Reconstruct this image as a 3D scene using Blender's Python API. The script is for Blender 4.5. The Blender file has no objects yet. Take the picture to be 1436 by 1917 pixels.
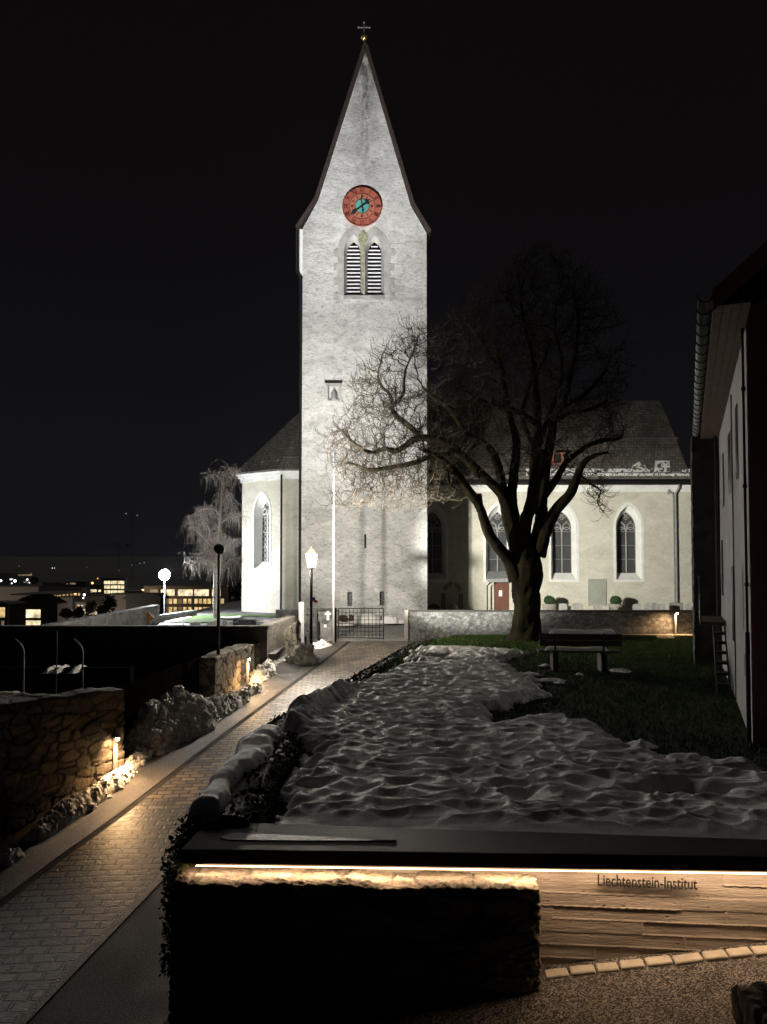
import bpy, bmesh, math, random
import numpy as np
from mathutils import Vector, Matrix
from mathutils.geometry import tessellate_polygon
random.seed(7); RNG = np.random.default_rng(7)
S = bpy.context.scene; COL = S.collection
# ---------------------------------------------------------------- camera
TH = math.radians(2.0); F = 1400.0; CU = 718.0; CV = 1055.0 - F*math.tan(TH)
cam = bpy.data.objects.new("camera", bpy.data.cameras.new("camera")); COL.objects.link(cam)
cam.location = (0, 0, 0); cam.rotation_euler = (math.radians(90)+TH, 0, 0)
cam.data.sensor_width = 36; cam.data.lens = F/1917*36
cam.data.shift_y = (CV-958.5)/1917
cam.data.clip_start = .05; cam.data.clip_end = 9000
S.camera = cam
S.cycles.use_denoising = True
S.cycles.max_bounces = 6; S.cycles.diffuse_bounces = 4; S.cycles.glossy_bounces = 3
S.cycles.sample_clamp_indirect = 6
# ---------------------------------------------------------------- world (deep night, faint town glow on the horizon)
W = bpy.data.worlds.new("World"); S.world = W; W.use_nodes = True
nt = W.node_tree; nt.nodes.clear()
wo = nt.nodes.new('ShaderNodeOutputWorld'); bg = nt.nodes.new('ShaderNodeBackground')
sky = nt.nodes.new('ShaderNodeTexSky'); sky.sky_type = 'NISHITA'; sky.sun_disc = False
sky.sun_elevation = math.radians(-4); sky.sun_rotation = math.radians(-60)
tc = nt.nodes.new('ShaderNodeTexCoord'); sx = nt.nodes.new('ShaderNodeSeparateXYZ')
nt.links.new(tc.outputs['Generated'], sx.inputs[0])
rp = nt.nodes.new('ShaderNodeValToRGB'); rp.color_ramp.elements[0].position = 0.0; rp.color_ramp.elements[0].color = (.0030, .0030, .0046, 1)
rp.color_ramp.elements[1].position = .45; rp.color_ramp.elements[1].color = (.0026, .0018, .0022, 1)
nt.links.new(sx.outputs[2], rp.inputs[0])
mx = nt.nodes.new('ShaderNodeMixRGB'); mx.blend_type = 'ADD'; mx.inputs[0].default_value = .0015
nt.links.new(rp.outputs[0], mx.inputs[1]); nt.links.new(sky.outputs[0], mx.inputs[2])
nt.links.new(mx.outputs[0], bg.inputs[0]); bg.inputs[1].default_value = 1.0
nt.links.new(bg.outputs[0], wo.inputs[0])
S.view_settings.view_transform = 'Standard'; S.view_settings.look = 'None'
S.view_settings.exposure = 0; S.view_settings.gamma = 1

# weak fill light added from beyond the church to bring out the snow
sun = bpy.data.objects.new('moon', bpy.data.lights.new('moon', 'SUN')); COL.objects.link(sun)
sun.data.energy = .215; sun.data.angle = math.radians(18); sun.data.color = (1, .92, .82)
sun.rotation_euler = Vector((.42, -.80, -.52)).to_track_quat('-Z', 'Y').to_euler()

# ---------------------------------------------------------------- geometry of the view
def at(u, v, Y):
    x = (u-CU)/F; y = -(v-CV)/F
    t = Y/(math.cos(TH)-y*math.sin(TH))
    return Vector((t*x, Y, t*(y*math.cos(TH)+math.sin(TH))))
def hit(u, v, zf):
    """where the sight line of a photo pixel meets the ground z = zf(x, y)"""
    lo, hi = 3.0, 60.0
    f = lambda Y: at(u, v, Y).z - zf(at(u, v, Y).x, Y)
    for _ in range(40):
        m = (lo+hi)/2
        if f(m) > 0: lo = m
        else: hi = m
    return at(u, v, (lo+hi)/2)
def lerp_tab(tab, x):
    return float(np.interp(x, [a for a, _ in tab], [b for _, b in tab]))
def path_z(y): return -(5.2-.07*y) if y < 30 else (-3.1+.042*(min(y, 36)-30))
def lawn_z(x, y): return float(np.interp(y, [5, 6.6, 17.5, 29.5], [-2.26, -2.29, -2.5, -2.86]))
RT = [(5, -1.5), (9, -1.45), (11.3, -1.44), (14, -.85), (20, .25), (24, .9), (27, 1.6), (29.6, 2.7)]
def R_(y): return lerp_tab(RT, y)
DT = [(3, -6.3), (11.3, -4.85), (12.9, -4.5), (17, -3.8), (25.9, -2.1), (30, -1.35)]
def D_(y): return lerp_tab(DT, y)
LT = [(3, -7.0), (10.7, -5.6), (12.9, -5.2), (14.7, -5.2), (15.2, -6.6), (20.3, -6.2), (20.8, -4.6), (25, -3.7), (29.3, -3.2), (30, -2.4)]
def L_(y): return lerp_tab(LT, y)

# ---------------------------------------------------------------- noise
def hsh(*a, seed=0):
    h = np.full(np.broadcast(*a).shape, (seed*2654435761+12345) & 0xffffffff, dtype=np.uint64)
    for i, k in enumerate(a):
        h = (h ^ (k.astype(np.int64).astype(np.uint64) & np.uint64(0xffffffff))) * np.uint64(2246822519+2*i) & np.uint64(0xffffffff)
        h ^= h >> np.uint64(15)
    h = h*np.uint64(3266489917) & np.uint64(0xffffffff); h ^= h >> np.uint64(16)
    return h.astype(np.float64)/4294967295.0
def vnoise(x, y, seed=0):
    xi, yi = np.floor(x), np.floor(y); fx, fy = x-xi, y-yi
    fx = fx*fx*(3-2*fx); fy = fy*fy*(3-2*fy)
    a = hsh(xi, yi, seed=seed); b = hsh(xi+1, yi, seed=seed); c = hsh(xi, yi+1, seed=seed); d = hsh(xi+1, yi+1, seed=seed)
    return (a*(1-fx)+b*fx)*(1-fy)+(c*(1-fx)+d*fx)*fy
def fbm(x, y, o=4, seed=0):
    r = 0; a = .5
    for i in range(o):
        r = r + a*vnoise(x*2**i+i*17.3, y*2**i-i*9.1, seed+i); a *= .5
    return r
def worley(P, seed=0):
    P = np.asarray(P, float); n, dim = P.shape; C = np.floor(P)
    f1 = np.full(n, 9.); f2 = np.full(n, 9.); cid = np.zeros(n)
    import itertools
    for off in itertools.product((-1, 0, 1), repeat=dim):
        c = C+np.array(off); ks = [c[:, i] for i in range(dim)]
        q = np.stack([c[:, i]+.1+.8*hsh(*ks, seed=seed+11*(i+1)) for i in range(dim)], 1)
        d = np.sqrt(((P-q)**2).sum(1)); m = d < f1
        f2 = np.where(m, f1, np.minimum(f2, d)); cid = np.where(m, hsh(*ks, seed=seed+77), cid); f1 = np.where(m, d, f1)
    return f1, f2, cid

# ---------------------------------------------------------------- mesh helpers
def link(name, me, mat=None, parent=None):
    o = bpy.data.objects.new(name, me); COL.objects.link(o)
    if mat: me.materials.append(mat)
    if parent is not None:
        o.parent = parent
        M = parent.matrix_basis if parent.parent is None else (parent.parent.matrix_basis if parent.parent.type == 'EMPTY' else Matrix.Identity(4))
        if parent.parent is None or parent.type == 'EMPTY': o.matrix_parent_inverse = Matrix.Translation(parent.location).inverted()
    return o
class MB:
    def __init__(s): s.v = []; s.f = []
    def add(s, vs, fs):
        b = len(s.v); s.v += [tuple(p) for p in vs]; s.f += [tuple(i+b for i in f) for f in fs]; return s
    def box(s, x0, x1, y0, y1, z0, z1, M=None):
        vs = [Vector(p) for p in ((x0,y0,z0),(x1,y0,z0),(x1,y1,z0),(x0,y1,z0),(x0,y0,z1),(x1,y0,z1),(x1,y1,z1),(x0,y1,z1))]
        if M is not None: vs = [M @ p for p in vs]
        return s.add(vs, [(0,3,2,1),(4,5,6,7),(0,1,5,4),(1,2,6,5),(2,3,7,6),(3,0,4,7)])
    def tube(s, pts, r, n=8, cap=True, sy=1.0):
        pts = [Vector(p) for p in pts]; N = len(pts)
        if not hasattr(r, '__len__'): r = [r]*N
        b = len(s.v); ref = None
        for i, p in enumerate(pts):
            t = (pts[min(i+1, N-1)]-pts[max(i-1, 0)])
            t = t.normalized() if t.length > 1e-9 else Vector((0, 0, 1))
            if ref is None:
                ref = t.cross(Vector((0, 0, 1)));
                if ref.length < .1: ref = t.cross(Vector((0, 1, 0)))
            ref = (ref-t*ref.dot(t)).normalized(); q = t.cross(ref)
            for k in range(n):
                a = 2*math.pi*k/n
                s.v.append(tuple(p+(ref*math.cos(a)+q*math.sin(a)*sy)*r[i]))
        for i in range(N-1):
            for k in range(n):
                k2 = (k+1) % n
                s.f.append((b+i*n+k, b+i*n+k2, b+(i+1)*n+k2, b+(i+1)*n+k))
        if cap:
            s.f.append(tuple(b+k for k in reversed(range(n)))); s.f.append(tuple(b+(N-1)*n+k for k in range(n)))
        return s
    def lathe(s, c, prof, n=20, M=None):
        b = len(s.v)
        for r, z in prof:
            for k in range(n):
                a = 2*math.pi*k/n; p = Vector((r*math.cos(a), r*math.sin(a), z))
                if M is not None: p = M @ p
                s.v.append(tuple(Vector(c)+p))
        for i in range(len(prof)-1):
            for k in range(n):
                k2 = (k+1) % n; s.f.append((b+i*n+k, b+i*n+k2, b+(i+1)*n+k2, b+(i+1)*n+k))
        s.f.append(tuple(b+k for k in reversed(range(n)))); s.f.append(tuple(b+(len(prof)-1)*n+k for k in range(n)))
        return s
    def prism(s, poly, fr, a, b_):
        """poly in (p, q); fr(p, q, d) -> 3D; extruded from d=a to d=b_"""
        n = len(poly); b = len(s.v)
        for d in (a, b_):
            for p, q in poly: s.v.append(tuple(fr(p, q, d)))
        s.f.append(tuple(b+k for k in range(n))); s.f.append(tuple(b+n+k for k in reversed(range(n))))
        for k in range(n): s.f.append((b+k, b+(k+1) % n, b+n+(k+1) % n, b+n+k))
        return s
    def sheet(s, loops, fr, d=0):
        """flat face with holes"""
        L = [[Vector((p, q, 0)) for p, q in l] for l in loops]; flat = [p for l in loops for p in l]
        return s.add([fr(p, q, d) for p, q in flat], [tuple(t) for t in tessellate_polygon(L)])
    def band(s, l1, l2, f1, f2, closed=True):
        """strip between two loops of same length given as 3D point lists"""
        n = len(l1); b = len(s.v); s.v += [tuple(p) for p in l1]+[tuple(p) for p in l2]
        for k in range(n if closed else n-1):
            k2 = (k+1) % n; s.f.append((b+k, b+k2, b+n+k2, b+n+k))
        return s
    def build(s, name, mat, parent=None, smooth=False, fix=False):
        me = bpy.data.meshes.new(name); me.from_pydata(s.v, [], s.f)
        if fix:
            bm = bmesh.new(); bm.from_mesh(me); bmesh.ops.remove_doubles(bm, verts=bm.verts, dist=1e-5)
            bmesh.ops.recalc_face_normals(bm, faces=bm.faces); bm.to_mesh(me); bm.free()
        if smooth: me.polygons.foreach_set('use_smooth', [True]*len(me.polygons))
        me.update()
        return link(name, me, mat, parent)
def grid_mesh(name, P, mat, parent=None, mask=None, smooth=True, col=None):
    """P: (n, m, 3) array"""
    n, m, _ = P.shape; idx = np.arange(n*m).reshape(n, m)
    q = np.stack([idx[:-1, :-1], idx[1:, :-1], idx[1:, 1:], idx[:-1, 1:]], -1).reshape(-1, 4)
    if mask is not None: q = q[mask.reshape(-1)]
    return raw_mesh(name, P.reshape(-1, 3), q, mat, parent, smooth, col)
def raw_mesh(name, V, Q, mat, parent=None, smooth=True, col=None):
    me = bpy.data.meshes.new(name); k = Q.shape[1]
    used = np.unique(Q); remap = np.zeros(len(V), int); remap[used] = np.arange(len(used)); V = V[used]; Q = remap[Q]
    me.vertices.add(len(V)); me.vertices.foreach_set('co', V.astype(np.float32).ravel())
    me.loops.add(Q.size); me.loops.foreach_set('vertex_index', Q.astype(np.int32).ravel())
    me.polygons.add(len(Q)); me.polygons.foreach_set('loop_start', np.arange(0, Q.size, k, dtype=np.int32))
    me.polygons.foreach_set('loop_total', np.full(len(Q), k, np.int32))
    me.update(calc_edges=True)
    if smooth: me.polygons.foreach_set('use_smooth', [True]*len(Q))
    if col is not None:
        col = col.reshape(-1, 3)[used]
        a = me.color_attributes.new('Col', 'FLOAT_COLOR', 'POINT')
        a.data.foreach_set('color', np.concatenate([col, np.ones((len(col), 1))], 1).astype(np.float32).ravel())
    return link(name, me, mat, parent)
def tag(o, label=None, cat=None, group=None, kind=None):
    if label: o['label'] = label
    if cat: o['category'] = cat
    if group: o['group'] = group
    if kind: o['kind'] = kind
    return o
def thing(name, loc, label, cat, group=None):
    o = bpy.data.objects.new(name, None); COL.objects.link(o); o.location = loc; o.empty_display_size = .2
    return tag(o, label, cat, group)

# ---------------------------------------------------------------- materials
def ND(m, t, **k):
    n = m.node_tree.nodes.new(t)
    for a, b in k.items():
        if a in n.inputs.keys(): n.inputs[a].default_value = b
        else: setattr(n, a, b)
    return n
def newmat(name):
    m = bpy.data.materials.new(name); m.use_nodes = True; return m, m.node_tree.nodes['Principled BSDF'], m.node_tree.links
def rgb(c): return (c[0], c[1], c[2], 1)
def coords(m, scale=(1, 1, 1), rot=0):
    t = ND(m, 'ShaderNodeTexCoord'); mp = ND(m, 'ShaderNodeMapping'); mp.inputs['Scale'].default_value = scale
    mp.inputs['Rotation'].default_value[2] = rot
    m.node_tree.links.new(t.outputs['Object'], mp.inputs[0]); return mp.outputs[0]
def surf(name, c1, c2=None, scale=3, rough=.7, bump=.3, bscale=None, stretch=(1, 1, 1), metal=0, detail=6, dist=.02, lo=.35, hi=.65, spec=.5):
    m, b, L = newmat(name); v = coords(m, stretch)
    n = ND(m, 'ShaderNodeTexNoise', Scale=scale, Detail=detail, Roughness=.6); L.new(v, n.inputs['Vector'])
    r = ND(m, 'ShaderNodeValToRGB'); r.color_ramp.elements[0].position = lo; r.color_ramp.elements[1].position = hi
    r.color_ramp.elements[0].color = rgb(c1); r.color_ramp.elements[1].color = rgb(c2 or c1)
    L.new(n.outputs[0], r.inputs[0]); L.new(r.outputs[0], b.inputs['Base Color'])
    b.inputs['Roughness'].default_value = rough; b.inputs['Metallic'].default_value = metal
    b.inputs['Specular IOR Level'].default_value = spec
    if bump:
        n2 = ND(m, 'ShaderNodeTexNoise', Scale=bscale or scale*4, Detail=6, Roughness=.65); L.new(v, n2.inputs['Vector'])
        bp = ND(m, 'ShaderNodeBump', Strength=bump, Distance=dist); L.new(n2.outputs[0], bp.inputs['Height']); L.new(bp.outputs[0], b.inputs['Normal'])
    return m
def emit(name, c, s):
    m, b, L = newmat(name); b.inputs['Base Color'].default_value = rgb(c); b.inputs['Emission Color'].default_value = rgb(c)
    b.inputs['Emission Strength'].default_value = s; return m
def stonemat(name, rough=.75, bump=.5):
    m, b, L = newmat(name); a = ND(m, 'ShaderNodeAttribute', attribute_name='Col'); v = coords(m)
    n = ND(m, 'ShaderNodeTexNoise', Scale=22, Detail=6, Roughness=.7); L.new(v, n.inputs['Vector'])
    r = ND(m, 'ShaderNodeMapRange'); r.inputs[1].default_value = .3; r.inputs[2].default_value = .7; r.inputs[3].default_value = .6; r.inputs[4].default_value = 1.3
    L.new(n.outputs[0], r.inputs[0])
    mm = ND(m, 'ShaderNodeVectorMath', operation='SCALE'); L.new(a.outputs['Color'], mm.inputs[0]); L.new(r.outputs[0], mm.inputs['Scale'])
    L.new(mm.outputs[0], b.inputs['Base Color']); b.inputs['Roughness'].default_value = rough
    n2 = ND(m, 'ShaderNodeTexNoise', Scale=35, Detail=7, Roughness=.7); L.new(v, n2.inputs['Vector'])
    bp = ND(m, 'ShaderNodeBump', Strength=bump, Distance=.02); L.new(n2.outputs[0], bp.inputs['Height']); L.new(bp.outputs[0], b.inputs['Normal'])
    return m
def plaster(name, base, dark, sc=1.2, streak=False, bump=.5, z0=0, amt=.5):
    """lime render: broad mottling, fine trowel marks, weather streaks"""
    m, b, L = newmat(name); v = coords(m, (1, 1, 1.6)); v2 = coords(m, (1, 1, 1))
    n = ND(m, 'ShaderNodeTexNoise', Scale=sc, Detail=9, Roughness=.68, Distortion=.6); L.new(v, n.inputs['Vector'])
    r = ND(m, 'ShaderNodeValToRGB'); e = r.color_ramp.elements; e[0].position = .3; e[1].position = .62
    e[0].color = rgb(dark); e[1].color = rgb(base); L.new(n.outputs[0], r.inputs[0]); out = r.outputs[0]
    n3 = ND(m, 'ShaderNodeTexNoise', Scale=4.5, Detail=7, Roughness=.72, Distortion=1.2); L.new(coords(m, (1, 1, 2.2)), n3.inputs['Vector'])
    r3 = ND(m, 'ShaderNodeMapRange'); r3.inputs[1].default_value = .36; r3.inputs[2].default_value = .52; r3.inputs[3].default_value = 1-amt; r3.inputs[4].default_value = 1
    L.new(n3.outputs[0], r3.inputs[0]); mm = ND(m, 'ShaderNodeVectorMath', operation='SCALE'); L.new(out, mm.inputs[0]); L.new(r3.outputs[0], mm.inputs['Scale']); out = mm.outputs[0]
    if streak:   # rain stain running down from the gable point
        t = ND(m, 'ShaderNodeTexCoord'); sp = ND(m, 'ShaderNodeSeparateXYZ'); L.new(t.outputs['Object'], sp.inputs[0])
        nn = ND(m, 'ShaderNodeTexNoise', Scale=2.5, Detail=8, Roughness=.75); L.new(coords(m, (1.6, 1, .6)), nn.inputs['Vector'])
        ax = ND(m, 'ShaderNodeMath', operation='ADD'); ax.inputs[1].default_value = -streak[0]; L.new(sp.outputs[0], ax.inputs[0])
        ab = ND(m, 'ShaderNodeMath', operation='ABSOLUTE'); L.new(ax.outputs[0], ab.inputs[0])
        mr = ND(m, 'ShaderNodeMapRange'); mr.inputs[1].default_value = 0; mr.inputs[2].default_value = .75; mr.inputs[3].default_value = 1; mr.inputs[4].default_value = 0; L.new(ab.outputs[0], mr.inputs[0])
        mz = ND(m, 'ShaderNodeMapRange'); mz.inputs[1].default_value = streak[1]; mz.inputs[2].default_value = streak[2]; mz.inputs[3].default_value = 0; mz.inputs[4].default_value = 1; L.new(sp.outputs[2], mz.inputs[0])
        p = ND(m, 'ShaderNodeMath', operation='MULTIPLY'); L.new(mr.outputs[0], p.inputs[0]); L.new(mz.outputs[0], p.inputs[1])
        mn = ND(m, 'ShaderNodeMapRange'); mn.inputs[1].default_value = .38; mn.inputs[2].default_value = .62; L.new(nn.outputs[0], mn.inputs[0])
        p2 = ND(m, 'ShaderNodeMath', operation='MULTIPLY'); L.new(p.outputs[0], p2.inputs[0]); L.new(mn.outputs[0], p2.inputs[1])
        p3 = ND(m, 'ShaderNodeMath', operation='MULTIPLY'); p3.inputs[1].default_value = 1.5; p3.use_clamp = True; L.new(p2.outputs[0], p3.inputs[0])
        mx = ND(m, 'ShaderNodeMixRGB'); mx.inputs[2].default_value = (.10, .095, .09, 1); L.new(p3.outputs[0], mx.inputs[0]); L.new(out, mx.inputs[1]); out = mx.outputs[0]
    L.new(out, b.inputs['Base Color']); b.inputs['Roughness'].default_value = .9; b.inputs['Specular IOR Level'].default_value = .2
    n2 = ND(m, 'ShaderNodeTexNoise', Scale=5, Detail=8, Roughness=.62, Distortion=.8); L.new(coords(m, (1, 1, 2.0)), n2.inputs['Vector'])
    bp = ND(m, 'ShaderNodeBump', Strength=bump, Distance=.05); L.new(n2.outputs[0], bp.inputs['Height']); L.new(bp.outputs[0], b.inputs['Normal'])
    return m
def brickmat(name, c1, c2, mortar, bw, bh, ms, rough=.45, axis='XY', bump=.6, warp=.02, rot=0, var=.5, dist=.012):
    m, b, L = newmat(name); v = coords(m, (1, 1, 1), rot)
    if axis == 'XZ':
        sp = ND(m, 'ShaderNodeSeparateXYZ'); cb = ND(m, 'ShaderNodeCombineXYZ'); L.new(v, sp.inputs[0]); L.new(sp.outputs[0], cb.inputs[0]); L.new(sp.outputs[2], cb.inputs[1]); v = cb.outputs[0]
    nz = ND(m, 'ShaderNodeTexNoise', Scale=3.5, Detail=3); L.new(v, nz.inputs['Vector'])
    s1 = ND(m, 'ShaderNodeVectorMath', operation='SUBTRACT'); L.new(nz.outputs['Color'], s1.inputs[0]); s1.inputs[1].default_value = (.5, .5, .5)
    s2 = ND(m, 'ShaderNodeVectorMath', operation='SCALE'); L.new(s1.outputs[0], s2.inputs[0]); s2.inputs['Scale'].default_value = warp*3
    s3 = ND(m, 'ShaderNodeVectorMath', operation='ADD'); L.new(v, s3.inputs[0]); L.new(s2.outputs[0], s3.inputs[1])
    k = ND(m, 'ShaderNodeTexBrick', Scale=1); k.inputs['Brick Width'].default_value = bw; k.inputs['Row Height'].default_value = bh
    k.inputs['Mortar Size'].default_value = ms; k.inputs['Mortar Smooth'].default_value = .35; k.inputs['Bias'].default_value = 0
    k.inputs['Color1'].default_value = rgb(c1); k.inputs['Color2'].default_value = rgb(c2); k.inputs['Mortar'].default_value = rgb(mortar)
    L.new(s3.outputs[0], k.inputs['Vector'])
    n = ND(m, 'ShaderNodeTexNoise', Scale=9, Detail=8, Roughness=.7); L.new(v, n.inputs['Vector'])
    r = ND(m, 'ShaderNodeMapRange'); r.inputs[1].default_value = .3; r.inputs[2].default_value = .7; r.inputs[3].default_value = 1-var; r.inputs[4].default_value = 1+var*.5; L.new(n.outputs[0], r.inputs[0])
    mm = ND(m, 'ShaderNodeVectorMath', operation='SCALE'); L.new(k.outputs[0], mm.inputs[0]); L.new(r.outputs[0], mm.inputs['Scale']); L.new(mm.outputs[0], b.inputs['Base Color'])
    rr = ND(m, 'ShaderNodeMapRange'); rr.inputs[3].default_value = rough-.15; rr.inputs[4].default_value = rough+.2; L.new(n.outputs[0], rr.inputs[0]); L.new(rr.outputs[0], b.inputs['Roughness'])
    a = ND(m, 'ShaderNodeMath', operation='MULTIPLY_ADD'); L.new(k.outputs['Fac'], a.inputs[0]); a.inputs[1].default_value = -1.0
    n4 = ND(m, 'ShaderNodeTexNoise', Scale=25, Detail=5); L.new(v, n4.inputs['Vector']); ml = ND(m, 'ShaderNodeMath', operation='MULTIPLY'); ml.inputs[1].default_value = .6; L.new(n4.outputs[0], ml.inputs[0]); L.new(ml.outputs[0], a.inputs[2])
    bp = ND(m, 'ShaderNodeBump', Strength=bump, Distance=dist); L.new(a.outputs[0], bp.inputs['Height']); L.new(bp.outputs[0], b.inputs['Normal'])
    return m
def gravelmat(name, c1, c2, scale=70, rough=.4, bump=1.0):
    m, b, L = newmat(name); v = coords(m)
    w = ND(m, 'ShaderNodeTexVoronoi', Scale=scale); L.new(v, w.inputs['Vector'])
    r = ND(m, 'ShaderNodeValToRGB'); e = r.color_ramp.elements; e[0].position = .35; e[1].position = 1.0; e[0].color = rgb(c1); e[1].color = rgb(c2)
    sp = ND(m, 'ShaderNodeSeparateColor'); L.new(w.outputs['Color'], sp.inputs[0]); L.new(sp.outputs[0], r.inputs[0])
    n = ND(m, 'ShaderNodeTexNoise', Scale=1.6, Detail=6); L.new(v, n.inputs['Vector'])
    mr = ND(m, 'ShaderNodeMapRange'); mr.inputs[1].default_value = .35; mr.inputs[2].default_value = .65; mr.inputs[3].default_value = .55; mr.inputs[4].default_value = 1.2; L.new(n.outputs[0], mr.inputs[0])
    mm = ND(m, 'ShaderNodeVectorMath', operation='SCALE'); L.new(r.outputs[0], mm.inputs[0]); L.new(mr.outputs[0], mm.inputs['Scale']); L.new(mm.outputs[0], b.inputs['Base Color'])
    m2 = ND(m, 'ShaderNodeMapRange'); m2.inputs[3].default_value = rough-.15; m2.inputs[4].default_value = rough+.2; L.new(n.outputs[0], m2.inputs[0]); L.new(m2.outputs[0], b.inputs['Roughness'])
    bp = ND(m, 'ShaderNodeBump', Strength=bump, Distance=.012); L.new(w.outputs['Distance'], bp.inputs['Height']); bp.invert = True; L.new(bp.outputs[0], b.inputs['Normal'])
    return m
def glassmat(name, c=(.02, .022, .025), lead=(.12, .12, .12), sc=7.5, glow=None):
    """dark leaded glass, diamond cames"""
    m, b, L = newmat(name); v = coords(m); sp = ND(m, 'ShaderNodeSeparateXYZ'); L.new(v, sp.inputs[0])
    def mth(op, a, bb=None):
        n = ND(m, 'ShaderNodeMath', operation=op)
        (L.new(a, n.inputs[0]) if hasattr(a, 'links') else setattr(n.inputs[0], 'default_value', a))
        if bb is not None: (L.new(bb, n.inputs[1]) if hasattr(bb, 'links') else setattr(n.inputs[1], 'default_value', bb))
        return n.outputs[0]
    x = mth('MULTIPLY', sp.outputs[0], sc); z = mth('MULTIPLY', sp.outputs[2], sc*.8)
    a = mth('ABSOLUTE', mth('SUBTRACT', mth('FRACT', mth('ADD', x, z)), .5)); c_ = mth('ABSOLUTE', mth('SUBTRACT', mth('FRACT', mth('SUBTRACT', x, z)), .5))
    k = mth('GREATER_THAN', mth('MAXIMUM', a, c_), .42)
    n = ND(m, 'ShaderNodeTexNoise', Scale=2.5, Detail=3); L.new(v, n.inputs['Vector'])
    r = ND(m, 'ShaderNodeValToRGB'); r.color_ramp.elements[0].color = rgb(c); r.color_ramp.elements[1].color = rgb([q*2.2 for q in c]); r.color_ramp.elements[0].position = .4; r.color_ramp.elements[1].position = .65; L.new(n.outputs[0], r.inputs[0])
    mx = ND(m, 'ShaderNodeMixRGB'); L.new(k, mx.inputs[0]); L.new(r.outputs[0], mx.inputs[1]); mx.inputs[2].default_value = rgb(lead); L.new(mx.outputs[0], b.inputs['Base Color'])
    b.inputs['Roughness'].default_value = .3; return m
def lampwin(name, c, s, sc=1.5):
    """a lit window of a far building: rooms of uneven brightness behind it"""
    m, b, L = newmat(name); v = coords(m); n = ND(m, 'ShaderNodeTexNoise', Scale=sc, Detail=4, Roughness=.7); L.new(v, n.inputs['Vector'])
    mr = ND(m, 'ShaderNodeMapRange'); mr.inputs[1].default_value = .38; mr.inputs[2].default_value = .62; mr.inputs[3].default_value = s*.3; mr.inputs[4].default_value = s; L.new(n.outputs[0], mr.inputs[0])
    b.inputs['Base Color'].default_value = (.05, .05, .05, 1); b.inputs['Emission Color'].default_value = rgb(c); L.new(mr.outputs[0], b.inputs['Emission Strength']); return m

gx0 = (684-718)/F*36/.976
M_tower = plaster('tower_render', (.60, .595, .58), (.36, .355, .345), sc=.8, streak=(gx0, 17, 24.5), bump=.7, amt=.46)
M_nave = plaster('nave_render', (.60, .58, .50), (.46, .44, .37), sc=.8, bump=.3, amt=.16)
M_white = surf('white_limewash', (.62, .62, .60), (.74, .74, .72), 2, .85, .15)
M_grey_stone = surf('grey_dressed_stone', (.25, .24, .23), (.38, .37, .36), 2.5, .85, .4)
M_roof = brickmat('roof_tiles', (.12, .105, .092), (.22, .19, .165), (.02, .018, .018), .18, .20, .012, .75, 'XZ', .8, .004, dist=.03)
M_verge = surf('verge_tiles', (.022, .016, .013), (.045, .032, .026), 6, .8, .5)
M_dark = surf('dark_metal', (.02, .02, .022), (.03, .03, .032), 5, .45, .1, metal=.6)
M_black = surf('black_metal', (.008, .008, .009), (.014, .014, .015), 5, .5, .1)
M_zinc = surf('zinc_metal', (.16, .16, .16), (.24, .24, .24), 4, .5, .1, metal=.7)
M_zincm = surf('matt_zinc', (.20, .20, .20), (.27, .27, .27), 4, .6, .1)
M_whitemetal = surf('white_painted_metal', (.7, .7, .72), (.8, .8, .82), 4, .35, 0)
M_snow = surf('snow', (.74, .72, .69), (.93, .92, .91), 5, .65, .7, bscale=55, dist=.018, spec=.3, lo=.33, hi=.5)
M_snowd = surf('dirty_snow', (.60, .57, .52), (.84, .83, .81), 4.5, .8, .8, bscale=20, dist=.03, spec=.3, lo=.38, hi=.58)
M_lawn = surf('lawn_soil', (.015, .026, .008), (.04, .06, .017), 6, .95, 1, bscale=40, dist=.05, spec=.1)
M_grass = surf('grass_blades', (.035, .07, .014), (.085, .14, .032), 4, .8, 0, spec=.2)
M_stone = stonemat('rubble_stone', bump=.9)
M_bark = surf('mossy_bark', (.013, .011, .009), (.042, .036, .018), 3.2, .95, 1, bscale=18, dist=.04, spec=.1, stretch=(1, 1, .45))
M_twig = surf('twig_bark', (.045, .038, .029), (.095, .080, .056), 2.2, .9, 0, spec=.15)
M_birch = surf('birch_bark', (.10, .09, .08), (.62, .60, .57), 7, .8, .3, stretch=(1, 1, 2.5), lo=.36, hi=.48)
M_birchtwig = surf('birch_twigs', (.32, .28, .25), (.55, .51, .47), 3, .85, 0)
M_leaf = surf('hedge_leaf', (.010, .014, .006), (.03, .035, .014), 8, .7, 0)
M_conc = surf('concrete', (.20, .18, .16), (.34, .31, .28), 3, .85, .5, bscale=18)
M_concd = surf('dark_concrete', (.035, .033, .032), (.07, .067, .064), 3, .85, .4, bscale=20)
M_slab = gravelmat('wet_slab', (.008, .009, .010), (.030, .031, .033), 160, .55, .35)
M_slab.node_tree.nodes['Principled BSDF'].inputs['Specular IOR Level'].default_value = .25
M_asph = gravelmat('asphalt', (.012, .0115, .011), (.46, .43, .41), 115, .5, .9)
M_chip = gravelmat('chip_path', (.03, .027, .024), (.15, .13, .11), 75, .36, .9)
M_paver = brickmat('pavers', (.045, .034, .024), (.23, .175, .115), (.006, .005, .004), .29, .17, .024, .42, 'XY', .75, .022, rot=math.radians(-4), var=.55, dist=.022)
M_yard = brickmat('yard_setts', (.24, .23, .205), (.40, .385, .35), (.06, .055, .05), .14, .11, .012, .6, 'XY', .6, .03, var=.4)
M_brown = surf('brown_door_wood', (.09, .03, .018), (.14, .05, .028), 3, .5, .2, stretch=(4, 4, .4))
M_bench = surf('dark_bench_wood', (.012, .009, .007), (.03, .022, .016), 5, .7, .4, stretch=(.3, 4, 4))
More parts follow.
